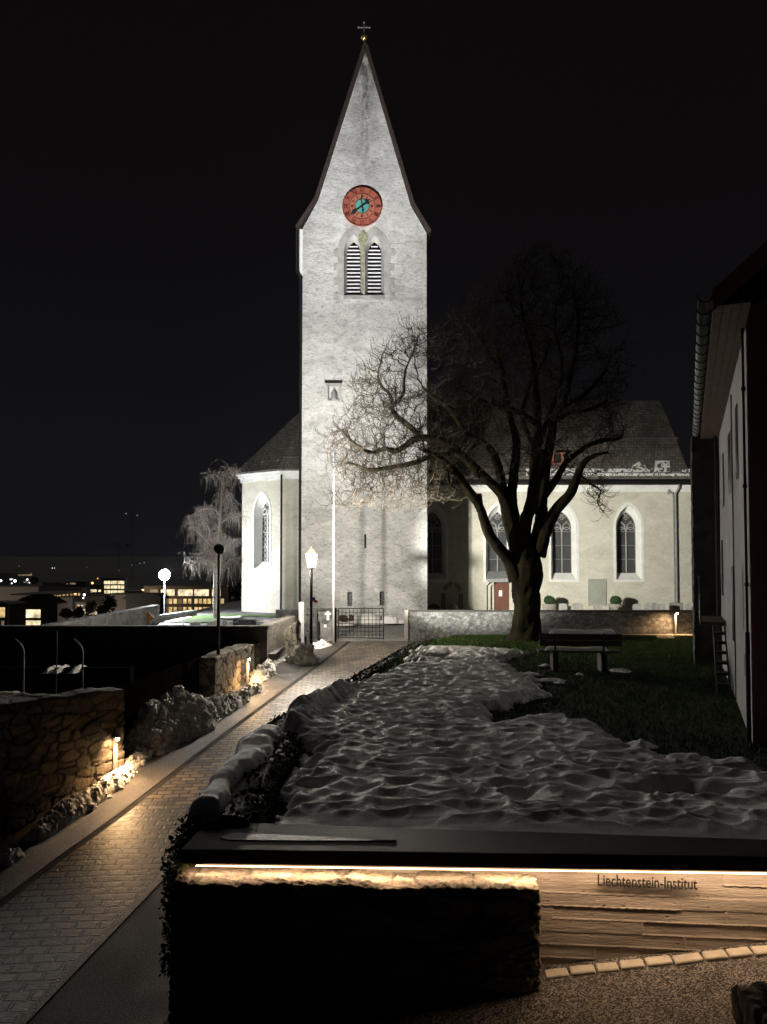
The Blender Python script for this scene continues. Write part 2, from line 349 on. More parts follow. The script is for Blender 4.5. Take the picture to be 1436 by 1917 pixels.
M_wood = surf('oak_cross_wood', (.22, .11, .04), (.34, .18, .07), 5, .7, .2)
M_gold = surf('gilded_ball', (.7, .45, .12), (.85, .6, .2), 5, .3, 0, metal=.9)
M_ground = surf('valley_ground', (.012, .014, .012), (.02, .022, .018), .05, 1, 0)
M_bulb, b_, L_k = newmat('lantern_glass'); M_bulb.node_tree.nodes.remove(b_)   # clear pane that also glows
t_ = ND(M_bulb, 'ShaderNodeBsdfTransparent'); e_ = ND(M_bulb, 'ShaderNodeEmission', Strength=3.0); e_.inputs[0].default_value = (1, .88, .72, 1); a_ = ND(M_bulb, 'ShaderNodeAddShader')
L_k.new(t_.outputs[0], a_.inputs[0]); L_k.new(e_.outputs[0], a_.inputs[1]); L_k.new(a_.outputs[0], M_bulb.node_tree.nodes['Material Output'].inputs[0])
M_flood = emit('flood_lamp_face', (.95, .97, 1), 120)
M_warm = emit('warm_led', (1, .62, .30), 14)
M_shutter = surf('cream_shutter', (.66, .60, .34), (.78, .70, .42), 3, .7, .2)
M_rwall = surf('grey_render', (.34, .33, .33), (.48, .47, .47), 1.2, .9, .35, bscale=9, stretch=(1, 1, .5))
M_gable = surf('russet_gable', (.42, .19, .16), (.5, .24, .2), 1.2, .9, .3)
M_soffit = surf('soffit_boards', (.10, .065, .045), (.16, .11, .08), 3, .8, .3, stretch=(3, 3, 3))
# ================================================================= CHURCH
def arch(cx, w, zb, zs, n=8, k=1.0):
    """pointed arch outline (closed, counterclockwise): k = apex height factor"""
    h = w/2; pts = [(cx-h, zb), (cx+h, zb)]
    for i in range(n+1):
        a = math.radians(60)*i/n; pts.append((cx-h+w*math.cos(a), zs+k*w*math.sin(a)))
    for i in range(n-1, -1, -1):
        a = math.radians(60)*i/n; pts.append((cx+h-w*math.cos(a), zs+k*w*math.sin(a)))
    return pts
def frXZ(y): return lambda p, q, d: Vector((p, y+d, q))
church = thing('church', (-.9, 36, -2.9), 'white floodlit village church with tall gabled clock tower', 'church')
YT = 36.0
def tx(u, v): return at(u, v, YT).x
def tz(v): return at(684, v, YT).z
# tower shell -----------------------------------------------------
XL, XR = at(563.5, 1165, YT).x, at(800, 1165, YT).x
zb = -2.95
gable = [(XL, zb), (XR, zb), (XR, tz(436)), (at(769, 385, YT).x, tz(385)), (gx0, tz(96)), (at(596, 374, YT).x, tz(374)), (XL+.02, tz(427))]
# belfry opening pair
def bw(cu): return at(cu, 500, YT).x
b1, b2 = at(661.7, 500, YT).x, at(701, 500, YT).x
bwid = .93
zsill, zspr, = tz(553), tz(470)
op1, op2 = arch(b1, bwid, zsill, zspr, k=1.0), arch(b2, bwid, zsill, zspr-.05, k=1.0)
slit = [(tx(682, 1013), tz(1026)), (tx(686, 1013), tz(1026)), (tx(686, 1013), tz(1000)), (tx(682, 1013), tz(1000))]
def rect(u0, u1, v0, v1): return [(tx(u0, v1), tz(v1)), (tx(u1, v1), tz(v1)), (tx(u1, v0), tz(v0)), (tx(u0, v0), tz(v0))]
lw, rw = rect(650.5, 659.5, 1108, 1134.5), rect(711, 719.5, 1107, 1133)
niche = rect(615, 635, 722, 749)
m = MB(); holes = [op1, op2, slit, lw, rw, niche]
m.sheet([gable]+holes, frXZ(YT))
m.prism(gable, frXZ(YT), .6, 7.0)
for h, d in zip(holes, (.55, .55, .3, .3, .3, .16)):
    m.band([Vector((p, YT, q)) for p, q in h], [Vector((p, YT+d, q)) for p, q in h], 0, 0)
m.band([Vector((p, YT, q)) for p, q in gable], [Vector((p, YT+.6, q)) for p, q in gable], 0, 0)
nb = [(p, q) for p, q in niche]; m.add([Vector((p, YT+.16, q)) for p, q in nb], [(0, 1, 2, 3)])
m.build('tower_wall', M_tower, church)
for h in (slit, lw, rw):
    sw_ = MB().add([Vector((p, YT+.28, q)) for p, q in h], [(0, 1, 2, 3)]).build('slit_window', M_black, church)
    if h is slit: continue
    m = MB()                                         # pale figure grilles set in the two low windows
    x0, x1 = h[0][0], h[1][0]; z0, z1 = h[0][1], h[2][1]; cx = (x0+x1)/2
    for k in range(7):
        zz = z0+.05+(z1-z0-.1)*k/6; m.tube([(x0+.02, YT+.26, zz), (cx+.05*math.sin(k*2.1), YT+.25, zz+.05), (x1-.02, YT+.26, zz-.03)], .012, 5)
    m.build('window_grille', M_zincm, sw_)
# dark eave/verge of the tower roof
m = MB()
def verge(pts, side, th=.17, y0=-.12, y1=7.1):
    out = [(p[0]+side*th*o[0], p[1]+th*o[1]) for p, o in pts]; inn = [p for p, o in pts]
    for i in range(len(pts)-1):
        m.prism([inn[i], inn[i+1], out[i+1], out[i]] if side > 0 else [inn[i], out[i], out[i+1], inn[i+1]], frXZ(YT), y0, y1)
verge([((at(802.5, 437, YT).x, tz(437)-.05), (.75, .9)), ((at(770, 384, YT).x, tz(384)), (.85, .55)), ((gx0, tz(96)), (.55, 1.9))], 1)
verge([((at(558.5, 428, YT).x, tz(428)-.05), (.75, .9)), ((at(595, 374, YT).x, tz(374)), (.85, .55)), ((gx0, tz(96)), (.55, 1.9))], -1)
m.build('tower_roof', M_verge, church)
m = MB(); zt_ = tz(82)
m.lathe((gx0-.02, YT+.05, tz(82)), [(.10, -.3), (.09, .0), (.05, .12), (.03, .15)], 12)
m.tube([(gx0-.06, YT+.05, tz(82)), (gx0-.06, YT+.05, tz(41))], .035, 8)
zc = tz(50)
m.tube([(gx0-.06-.27, YT+.05, zc), (gx0-.06+.27, YT+.05, zc)], .035, 8)
for dx, dz in ((-.27, 0), (.27, 0), (0, tz(41)-zc)):
    m.lathe((gx0-.06+dx, YT+.05, zc+dz-.05), [(.01, 0), (.06, .03), (.06, .07), (.01, .1)], 8)
m.build('spire_cross', M_zinc, church)
MB().lathe((gx0-.06, YT+.05, tz(69)), [(.15*math.sin(a*math.pi/10)+.001, -.15*math.cos(a*math.pi/10)) for a in range(11)], 18).build('spire_ball', M_gold, church, smooth=True)
# eave box + downpipe on the left corner
m = MB(); zl0, zl1 = tz(511), tz(428); xl = at(560.5, 470, YT).x
m.prism([(xl, zl0+.15), (XL+.03, zl0-.15), (XL+.03, zl1), (xl, zl1)], frXZ(YT), .05, .5)
m.build('eave_panel', M_whitemetal, church)
m = MB(); px_ = at(557, 470, YT).x; xg = XL-.06
m.tube([(px_, YT-.02, zl1+.05), (px_, YT-.02, zl0+.05), (xg, YT-.05, zl0-.35), (xg, YT-.05, tz(700)), (xg, YT-.05, zb)], .065, 8)
for v_ in (560, 640, 720, 810, 900, 990, 1080): m.tube([(xg, YT-.05, tz(v_)), (xg, YT-.05, tz(v_)-.07)], .085, 8)
m.build('downpipe', M_dark, church)
m = MB(); m.tube([(at(802, 440, YT).x+.1, YT-.1, tz(436)), (XR+.02, YT-.08, tz(462)), (XR+.02, YT-.08, zb)], .025, 6)
m.build('lightning_rod', M_dark, church)
# belfry surrounds, louvres -----------------------------------------
m = MB(); yp = YT-.03
o1, o2 = arch(b1, bwid+.62, zsill, zspr, k=.93), arch(b2, bwid+.62, zsill, zspr-.05, k=.93)
for oo, ii, c, sd in ((o1, op1, b1, -1), (o2, op2, b2, 1)):
    for l, q in zip((oo, ii), (0, 1)): pass
    # clip the outer loop at the middle post
    mid = (b1+b2)/2
    oc = [((min(p, mid-.001) if sd < 0 else max(p, mid+.001)), q) for p, q in oo]
    m.band([Vector((p, yp, q)) for p, q in oc], [Vector((p, yp, q)) for p, q in ii], 0, 0)
    m.band([Vector((p, yp, q)) for p, q in oc], [Vector((p, YT+.02, q)) for p, q in oc], 0, 0)
    ins = arch(c, bwid-.27, zsill, zspr-.02, k=1.0)
    m.band([Vector((p, yp, q)) for p, q in ii], [Vector((p, YT+.28, q)) for p, q in ins], 0, 0)
for k in range(4):                                   # quoin blocks
    za = tz(553+9)+k*.72; 
    m.box(b1-bwid/2-.50, b1-bwid/2-.28, yp-.012, YT+.02, za, za+.34); m.box(b2+bwid/2+.28, b2+bwid/2+.50, yp-.012, YT+.02, za, za+.34)
bf = m.build('belfry_window', M_grey_stone, church)
MB().box(b1-bwid/2-.02, b2+bwid/2+.02, YT-.09, YT+.1, zsill-.2, zsill-.02).build('window_sill', M_grey_stone, bf)
for c, zs in ((b1, zspr), (b2, zspr-.05)):
    m = MB(); ins = arch(c, bwid-.29, zsill, zs-.02, k=1.0); zz = zsill+.12
    top = max(q for _, q in ins)
    while zz < top-.12:
        hw = (bwid-.29)/2
        if zz > zs-.02:
            s_ = min(1, (zz-zs+.02)/(bwid-.29)); a_ = math.asin(s_); hw = (bwid-.29)*math.cos(a_)-(bwid-.29)/2
        if hw > .06: m.add([(c-hw, YT+.14, zz-.045), (c+hw, YT+.14, zz-.045), (c+hw, YT+.36, zz+.055), (c-hw, YT+.36, zz+.055),
                            (c-hw, YT+.14, zz-.105), (c+hw, YT+.14, zz-.105), (c+hw, YT+.36, zz+.02), (c-hw, YT+.36, zz+.02)], [(0,1,2,3),(7,6,5,4),(0,4,5,1),(1,5,6,2),(3,2,6,7),(0,3,7,4)])
        zz += .186
    m.build('louvre', M_whitemetal, bf)
for c, zs in ((b1, zspr), (b2, zspr-.05)):
    m = MB(); l = arch(c, bwid, zsill, zs); m.add([Vector((p, YT+.5, q)) for p, q in l], [tuple(range(len(l)))])
    m.build('belfry_backing', M_black, bf)
# green lichen run between the arches
m = MB(); mid = (b1+b2)/2; prof = [(430, .02), (434, .12), (440, .24), (450, .26), (460, .17), (475, .10), (500, .075), (530, .07), (550, .05)]
L1 = []; L2 = []
for v_, w_ in prof:
    L1.append(Vector((mid-.04-w_*.9+.02*math.sin(v_), yp-.006, tz(v_)))); L2.append(Vector((mid-.04+w_*.9+.03*math.cos(v_*1.7), yp-.006, tz(v_))))
m.band(L1, L2, 0, 0, closed=False)
M_lichen = surf('green_lichen', (.13, .14, .075), (.33, .33, .24), 7, .95, .3)
m.build('lichen', M_lichen, church)
# clock -------------------------------------------------------------
cc = at(678, 388, YT); cr = at(715, 388, YT).x-cc.x; cr = cr*1.0
def disc(m, r, y, n=48, r0=0, y2=None, c=cc):
    y2 = y2 if y2 is not None else y+.03
    P = [(c.x+r*math.cos(2*math.pi*k/n), c.z+r*math.sin(2*math.pi*k/n)) for k in range(n)]
    if not r0: m.prism(P, lambda p, q, d: Vector((p, d, q)), y, y2)
    else:
        Q = [(c.x+r0*math.cos(2*math.pi*k/n), c.z+r0*math.sin(2*math.pi*k/n)) for k in range(n)]
        A = [Vector((p, y, q)) for p, q in P]; B = [Vector((p, y, q)) for p, q in Q]
        m.band(A, B, 0, 0); m.band(A, [Vector((p, y2, q)) for p, q in P], 0, 0); m.band(B, [Vector((p, y2, q)) for p, q in Q], 0, 0)
    return m
M_red = surf('clock_red', (.27, .075, .05), (.34, .10, .065), 3, .6, .05)
M_red2 = surf('clock_light_red', (.31, .11, .07), (.38, .14, .09), 3, .6, .05)
M_teal = surf('clock_teal', (.07, .27, .25), (.10, .34, .30), 3, .6, .05)
M_mark = surf('clock_brown', (.07, .012, .008), (.09, .018, .01), 3, .6, 0)
M_hand = surf('clock_hand', (.012, .014, .016), (.02, .022, .024), 3, .5, 0)
M_gilt = surf('clock_gilt', (.30, .18, .06), (.42, .26, .09), 3, .5, 0)
ck = disc(MB(), cr, YT-.10, y2=YT+.01).build('clock', M_red, church)
disc(MB(), cr*.64, YT-.112, y2=YT-.10).build('inner_dial', M_red2, ck)
disc(MB(), cr*.355, YT-.124, y2=YT-.112).build('dial_centre', M_teal, ck)
m = MB(); disc(m, cr*1.0, YT-.125, r0=cr*.965, y2=YT-.09); disc(m, cr*.66, YT-.125, r0=cr*.635, y2=YT-.10); disc(m, cr*.375, YT-.135, r0=cr*.35, y2=YT-.11)
m.build('dial_ring', M_mark, ck)
def text_mesh(body, size, M, ext=.01, sxx=1.0):
    cu = bpy.data.curves.new('lettering', 'FONT'); cu.body = body; cu.size = size; cu.extrude = ext; cu.align_x = 'CENTER'; cu.align_y = 'CENTER'; cu.resolution_u = 3
    o = bpy.data.objects.new('lettering', cu); COL.objects.link(o); bpy.context.view_layer.update()
    dg = bpy.context.evaluated_depsgraph_get(); me = o.evaluated_get(dg).to_mesh()
    vs = [M @ Vector((v.co.x*sxx, v.co.y, v.co.z)) for v in me.vertices]; fs = [tuple(p.vertices) for p in me.polygons]
    o.evaluated_get(dg).to_mesh_clear(); bpy.data.objects.remove(o); bpy.data.curves.remove(cu); return vs, fs
RX = Matrix.Rotation(math.radians(90), 4, 'X')
m = MB()
for k, t in enumerate(['XII', 'I', 'II', 'III', 'IIII', 'V', 'VI', 'VII', 'VIII', 'IX', 'X', 'XI']):
    a = math.radians(30*k); r = cr*.81
    Mx = Matrix.Translation((cc.x+r*math.sin(a), YT-.115, cc.z+r*math.cos(a))) @ RX @ Matrix.Rotation(-a, 4, 'Z')
    vs, fs = text_mesh(t, cr*.33, Mx, .008, .85 if len(t) < 3 else .62); MB().add(vs, fs).build('numeral', M_mark, ck)
for k in range(12):
    a = math.radians(30*k); r = cr*.50; w = cr*(.055 if k % 3 == 0 else .02)
    Mx = Matrix.Translation((cc.x+r*math.sin(a), YT-.122, cc.z+r*math.cos(a))) @ Matrix.Rotation(a, 4, 'Y')
    MB().box(-w, w, -.008, .008, -cr*.06, cr*.06, M=Mx).build('quarter_mark', M_mark, ck)
def hand(L_, a, w, tail, y):
    Mx = Matrix.Translation((cc.x, y, cc.z)) @ Matrix.Rotation(math.radians(a), 4, 'Y')
    mm = MB(); mm.prism([(-w*.6, -tail), (w*.6, -tail), (w*.35, 0), (w*.5, L_*.45), (w*1.5, L_*.62), (w*1.3, L_*.72), (w*.35, L_*.8), (0, L_), (-w*.35, L_*.8), (-w*1.3, L_*.72), (-w*1.5, L_*.62), (-w*.5, L_*.45), (-w*.35, 0)],
                        lambda p, q, d: Mx @ Vector((p, d, q)), -.012, .012); return mm
hand(cr*.80, 232, cr*.075, cr*.1, YT-.17).build('minute_hand', M_hand, ck)
hand(cr*.50, 50, cr*.10, cr*.1, YT-.15).build('hour_hand', M_hand, ck)
hand(cr*.42, 172, cr*.035, cr*.38, YT-.19).build('bell_hand', M_hand, ck)
# relief niche --------------------------------------------------------
m = MB(); nx0, nx1 = tx(612, 740), tx(638.5, 740); za, zb_ = tz(719), tz(752)
m.box(tx(608, 717), tx(641, 717), YT-.14, YT, tz(717.5), tz(714.5))
nf = m.build('niche_cornice', M_dark, church)
m = MB(); m.box(nx0, niche[0][0], YT-.04, YT+.01, za-.8, za); m.box(niche[1][0], nx1, YT-.04, YT+.01, za-.8, za); m.box(nx0-.03, nx1+.03, YT-.07, YT+.01, tz(722), tz(718))
m.box(niche[0][0], niche[1][0], YT-.03, YT+.12, niche[0][1]-.05, niche[0][1]+.02); m.build('niche_frame', M_grey_stone, church)
m = MB(); ncx = (niche[0][0]+niche[1][0])/2; nz = niche[0][1]
m.lathe((ncx, YT+.06, nz+.02), [(.13, 0), (.15, .08), (.12, .25), (.09, .33), (.10, .4), (.06, .45), (.035, .47), (.05, .51), (.045, .56), (.01, .6)], 12)
m.tube([(ncx+.08, YT+.04, nz+.42), (ncx+.15, YT+.02, nz+.22), (ncx+.17, YT+.02, nz+.03)], [.03, .02, .012], 6); m.tube([(ncx-.08, YT+.04, nz+.40), (ncx-.11, YT, nz+.3), (ncx-.02, YT-.01, nz+.27)], [.03, .025, .02], 6)
m.build('niche_figure', M_zincm, church, smooth=True)

# nave + choir ----------------------------------------------------------
YN = 42.0
def nz_(v): return at(1000, v, YN).z
def nX(u): return at(u, 1000, YN).x
ZN = -2.95; ZE = nz_(908)
win_c = [nX(810.5), nX(933.5), nX(1055.5), nX(1177)]
OW = 1.45
def win_loops(cx):
    zb1, zs1 = nz_(1085), nz_(987)
    return arch(cx, OW, zb1, zs1, k=1.0)
x_r = 17.4
face = [(XR-1.0, ZN), (x_r, ZN), (x_r, ZE), (XR-1.0, ZE)]
m = MB(); m.sheet([face]+[win_loops(c) for c in win_c], frXZ(YN))
yb = YN+10
m.add([(x_r, YN, ZN), (x_r, yb, ZN), (x_r, yb, ZE), (x_r, YN, ZE), (x_r, YN+5, nz_(750)+.9)], [(0, 1, 2, 4, 3)])
m.add([(-2, yb, ZN), (x_r, yb, ZN), (x_r, yb, ZE), (-2, yb, ZE)], [(0, 3, 2, 1)])
m.add([(XR-1, YN+.8, ZN), (x_r, YN+.8, ZN), (x_r, YN+.8, ZE), (XR-1, YN+.8, ZE)], [(0, 1, 2, 3)])
m.build('nave_wall', M_nave, church)
M_glass = glassmat('leaded_glass')
M_glassc = glassmat('coloured_leaded_glass', c=(.05, .05, .05), lead=(.4, .4, .4), sc=4)
def gothic_window(cx, frame, outer_off=.13, w=OW, zb1=None, zs1=None, full=True, label=None):
    """frame(p, q, d): plane coordinates -> world. parts: surround > reveal, tracery, glass"""
    fr = frame; oo = arch(cx, w+2*outer_off, zb1-outer_off, zs1, k=1.0); ii = arch(cx, w, zb1, zs1)
    iw = w*.74; gi = arch(cx, iw, zb1+.36, zs1-.04)
    m = MB()
    m.band([fr(p, q, -.03) for p, q in oo], [fr(p, q, -.03) for p, q in ii], 0, 0); m.band([fr(p, q, -.03) for p, q in oo], [fr(p, q, .01) for p, q in oo], 0, 0)
    m.band([fr(p, q, -.03) for p, q in ii], [fr(p, q, .08) for p, q in ii], 0, 0)
    s_ = m.build('window', M_white, church)
    if label: s_['label'] = label
    m = MB(); m.band([fr(p, q, .075) for p, q in ii], [fr(p, q, .46) for p, q in gi], 0, 0); m.build('reveal', M_white, s_)
    m = MB(); m.add([fr(p, q, .55) for p, q in gi], [tuple(range(len(gi)))]); m.build('glass', M_glass if label is None else M_glassc, s_)
    m = MB(); y_ = .47; zt = zs1-.05
    T = lambda pts, r, n=6: m.tube([fr(p, q, y_) for p, q in pts], r, n)
    T([(cx, zb1+.36), (cx, zt)], .035); T(gi+[gi[0]], .03)
    for s in (-1, 1):
        c2 = cx+s*iw/4; hw = iw/4-.02; zl = zt-.18
        T([(c2-hw, zl)]+[(c2-hw*math.cos(math.radians(a)), zl+hw*1.0*math.sin(math.radians(a))) for a in range(0, 181, 20)], .022)
        T([(c2-hw*.75*math.cos(math.radians(a)), zl+.30+hw*.75*math.sin(math.radians(a))) for a in range(0, 361, 30)], .022)
        T([(cx, zt-.2), (cx+s*.08, zt+.2), (cx+s*.32, zt+.42)], .028)
    for k in range(4):
        a = math.radians(90*k); q0 = (cx+.105*math.sin(a), zs1+.66+.105*math.cos(a)); T([(q0[0]+.10*math.cos(math.radians(b)), q0[1]+.10*math.sin(math.radians(b))) for b in range(0, 361, 40)], .018, 5)
    H = zt-.18-(zb1+.36)
    for f in (1/3, 2/3, 1): T([(cx-iw/2, zb1+.36+H*f), (cx+iw/2, zb1+.36+H*f)], .014, 5)
    m.build('tracery', M_grey_stone if label is None else M_white, s_)
    return s_
for c in win_c: gothic_window(c, frXZ(YN), zb1=nz_(1085), zs1=nz_(987))
m = MB()                                              # moulded cornice
for z0, z1, d in ((ZE-.02, ZE-.16, .20), (ZE-.16, ZE-.30, .12), (ZE-.30, ZE-.38, .05)):
    m.box(XR-.9, x_r+d*.5, YN-d, YN, z1, z0)
m.build('cornice', M_white, church)
m = MB(); m.tube([(XR-.9, YN-.36, ZE+.10), (x_r+.2, YN-.36, ZE+.10)], .12, 10); m.box(XR-.9, x_r+.15, YN-.26, YN+.1, ZE-.015, ZE+.36)
m.build('gutter', M_dark, church)
ze2 = nz_(893); YR, ZR = 47.0, at(1200, 750, 47.0).z
m = MB(); xr2 = at(1293, 893, YN-.3).x
def slab3(P, th, dn=(0, 0, -1)):
    dn = Vector(dn)*th; P = [Vector(p) for p in P]; n = len(P); m.add(P+[p+dn for p in P], [tuple(range(n)), tuple(reversed(range(n, 2*n)))]+[(i, n+i, n+(i+1) % n, (i+1) % n) for i in range(n)])
xrr = at(1237, 750, YR).x
slab3([(XR-.95, YN-.3, ze2), (xr2, YN-.3, ze2), (xrr, YR, ZR), (XR-.95, YR, ZR)], .14)
slab3([(XR-.95, YR, ZR), (xrr, YR, ZR), (xr2, YR+5.3, ze2), (XR-.95, YR+5.3, ze2)], .14)
nr = m.build('nave_roof', M_roof, church)
slope = (ZR-ze2)/(YR-YN+.3)
def onroof(u, v, off=0.0):
    lo, hi = YN-.3, YR
    for _ in range(40):
        mm_ = (lo+hi)/2
        if at(u, v, mm_).z > ze2+slope*(mm_-YN+.3): lo = mm_
        else: hi = mm_
    p = at(u, v, lo); p.z += off; return p
m = MB(); a, b = onroof(1085, 822, .1), onroof(1272, 829, .1); b.y = a.y; b.z = a.z
m.tube([a, b], .022, 6); m.tube([a+Vector((0, .03, -.08)), b+Vector((0, .03, -.08))], .012, 5)
for k in range(14):
    p = a.lerp(b, k/13); m.tube([p, p+Vector((0, .06, -.14))], .012, 4)
a, b = onroof(985, 889, .12), onroof(1290, 889, .12); b.y = a.y; b.z = a.z; m.tube([a, b], .02, 5)
m.build('snow_guard', M_zinc, nr)
m = MB(); p = onroof(1043.5, 868)
m.box(p.x-.36, p.x+.36, p.y-.05, p.y+.9, p.z-.05, p.z+.02); m.box(p.x-.36, p.x-.22, p.y-.05, p.y+.9, p.z, p.z+.6); m.box(p.x+.22, p.x+.36, p.y-.05, p.y+.9, p.z, p.z+.6); m.box(p.x-.42, p.x+.42, p.y-.12, p.y+1.1, p.z+.57, p.z+.63)
dm = m.build('dormer', surf('red_dormer', (.25, .09, .06), (.33, .13, .09), 3, .7, .2), nr)
MB().box(p.x-.2, p.x+.2, p.y+.05, p.y+.08, p.z+.05, p.z+.55).build('dormer_shutter', M_black, dm)
# rags of snow along the eave
def roof_snow(u0, u1, hfun, seed):
    n, k = 160, 16; us = np.linspace(u0, u1, n); P = np.zeros((n, k, 3)); keep = np.zeros((n, k))
    for i, u in enumerate(us):
        h = hfun(u, i)
        for j in range(k):
            vv = 892.5-h*j/(k-1); q = onroof(u, vv); e = fbm(np.array([u*.22]), np.array([vv*.3]), 4, seed)[0]
            P[i, j] = (q.x, q.y, q.z+.03+.12*(e-.28)*(1-.6*j/(k-1))*(1 if h > 1 else 0)+.0); keep[i, j] = e
    mask = (keep[:-1, :-1] > .37)
    return grid_mesh('roof_snow', P, M_snow, nr, mask=mask)
def hf(u, i):
    if u > 1275: return 13
    if 1226 < u < 1254: return 29
    if 1183 < u < 1209: return 27-.6*abs(u-1196)
    return 14 if u < 1226 else 8
roof_snow(985, 1292, hf, 5)
# choir with three-sided apse
YC = 42.0; ZC = at(500, 893, YC).z; ZCe = at(500, 880, YC).z
c0 = Vector((at(527, 1000, YC).x, YC)); c1 = Vector((at(453, 1000, 43.9).x, 43.9)); c2 = Vector((c1.x, 50.1)); c3 = Vector((c0.x, 52))
aL = (c0-c1).length; dA = (c0-c1).normalized(); nA = Vector((-dA.y, dA.x)) ; nA = nA if nA.y > 0 else -nA
def frA(p, q, d): return Vector((c1.x+dA.x*p+nA.x*d, c1.y+dA.y*p+nA.y*d, q))
zcb = -2.8; m = MB()
pw = (491-453)/(527-453)*aL; wzb, wzs = at(490, 1064, 43).z, at(490, 960, 43).z; WA = 1.25
m.sheet([[(0, zcb), (aL, zcb), (aL, ZC), (0, ZC)], arch(pw, WA, wzb, wzs)], frA)
m.add([(c0.x, YC, zcb), (XL+1, YC, zcb), (XL+1, YC, ZC), (c0.x, YC, ZC)], [(0, 1, 2, 3)])
m.add([(c1.x, c1.y, zcb), (c2.x, c2.y, zcb), (c2.x, c2.y, ZC), (c1.x, c1.y, ZC)], [(0, 3, 2, 1)])
m.add([(c2.x, c2.y, zcb), (c3.x, c3.y, zcb), (c3.x, c3.y, ZC), (c2.x, c2.y, ZC)], [(0, 3, 2, 1)])
m.build('choir_wall', M_nave, church)
gothic_window(pw, frA, outer_off=.13, w=WA, zb1=wzb, zs1=wzs, label='choir window with pale tracery')
m = MB(); n2 = Vector((0, 1))
def eave(off, z0, z1):
    A = []
    for (a_, b_) in ((c2, c1), (c1, c0)): pass
    nAo = -Vector((nA.x, nA.y))
    p0 = c1+Vector((-off, off*.3)); p1 = c1+nAo*off+Vector((-off*.35, 0)); p2 = c0+Vector((-off*.25, -off)); p3 = Vector((XL+.9, YC-off))
    pts = [c2+Vector((-off, 0)), p1, p2, p3]; inn = [c2, c1, c0, Vector((XL+.9, YC))]
    for i in range(3):
        a_, b_, c_, d_ = pts[i], pts[i+1], inn[i+1], inn[i]
        P = [(a_.x, a_.y, z0), (b_.x, b_.y, z0), (c_.x, c_.y, z0), (d_.x, d_.y, z0)]
        m.add(P+[(x, y, z1) for x, y, _ in P], [(0, 1, 2, 3), (7, 6, 5, 4), (0, 4, 5, 1), (1, 5, 6, 2), (3, 2, 6, 7), (0, 3, 7, 4)])
eave(.12, ZC-.12, ZC+.12); eave(.24, ZC+.12, ZC+.28); eave(.34, ZC+.28, ZCe)
m.build('choir_cornice', M_white, church)
m = MB(); e0 = c0+Vector((-.1, -.42)); e1 = c1+Vector((-.36, -.36)); apx = Vector((at(566, 752, YR).x+.6, YR, ZR)); zc_ = ZCe+.02
slab3([(e0.x, e0.y, zc_), (XR-1, YC-.42, zc_), (XR-1, YR, ZR), tuple(apx)], .1); slab3([(e1.x, e1.y, zc_), (e0.x, e0.y, zc_), tuple(apx)], .1)
e2 = Vector((c2.x-.36, c2.y)); e3 = Vector((c3.x, c3.y+.4)); slab3([(e2.x, e2.y, zc_), (e1.x, e1.y, zc_), tuple(apx)], .1); slab3([(e3.x, e3.y, zc_), (e2.x, e2.y, zc_), tuple(apx)], .1); slab3([(XR-1, e3.y, zc_), (e3.x, e3.y, zc_), tuple(apx), (XR-1, YR, ZR)], .1)
cr_ = m.build('choir_roof', M_roof, church)
m = MB()
for t_, h_ in ((.12, .1), (.5, .1), (.85, .1)):
    m = MB(); p = e1.lerp(e0, t_); q = Vector((p.x+.25, p.y+.45, zc_+.45)); m.tube([q, q+Vector((0, -.02, .22))], .018, 5); m.tube([q+Vector((-.12, 0, .12)), q+Vector((.16, 0, .16))], .02, 5); m.build('roof_hook', M_zinc, cr_)
q = Vector((c0.x+.05, YC+.2, zc_+.75)); m = MB(); m.tube([q, Vector((XL+.6, YC+.2, zc_+.75))], .03, 6)
m.build('snow_guard', M_zinc, cr_)
m = MB(); q0 = Vector((c0.x, YC-.12, ZC+.2))
m.tube([q0, Vector((c0.x, YC-.1, ZC-.4)), Vector((c0.x, YC-.1, zcb))], .06, 8)
m.build('downpipe', M_dark, church)
m = MB(); ux = nX(1264)
m.tube([(ux+.12, YN-.36, ZE+.05), (ux+.12, YN-.3, ZE-.2), (ux, YN-.12, ZE-.5), (ux, YN-.12, ZN)], .065, 8); m.box(ux-.42, ux-.32, YN-.15, YN-.01, ZE-.5, ZE-.25)
m.tube([(ux-.38, YN-.1, ZE-.3), (ux-.12, YN-.1, ZE-.55), (ux-.10, YN-.1, ZN)], .03, 6)
for k in range(6): m.tube([(ux, YN-.12, ZE-1.2-k), (ux, YN-.12, ZE-1.26-k)], .085, 8)
m.build('downpipe', M_zincm, church)
# side door with lean-to canopy
m = MB(); dx0, dx1 = nX(924), nX(951.5); zt = nz_(1090)
m.box(dx0, dx1, YN-.06, YN+.01, ZN, zt); dr = m.build('door', M_brown, church)
MB().box(nX(933), nX(939), YN-.075, YN-.062, nz_(1116), nz_(1105)).build('notice', M_whitemetal, dr)
m = MB(); m.add([(nX(906), YN-.9, nz_(1083)), (nX(960), YN-.9, nz_(1083)), (nX(956), YN, nz_(1070)), (nX(913), YN, nz_(1070)), (nX(910), YN-.9, nz_(1089)), (nX(956), YN-.9, nz_(1089)), (nX(956), YN, nz_(1090)), (nX(913), YN, nz_(1090))],
             [(0, 1, 2, 3), (7, 6, 5, 4), (0, 4, 5, 1), (1, 5, 6, 2), (0, 3, 7, 4)]); m.build('door_canopy', M_zincm, church)
m = MB(); m.tube([(nX(915), YN-.85, nz_(1089)), (nX(909), YN-.6, nz_(1096)), (nX(909), YN-.6, ZN)], .04, 6); m.build('downpipe', M_dark, church)
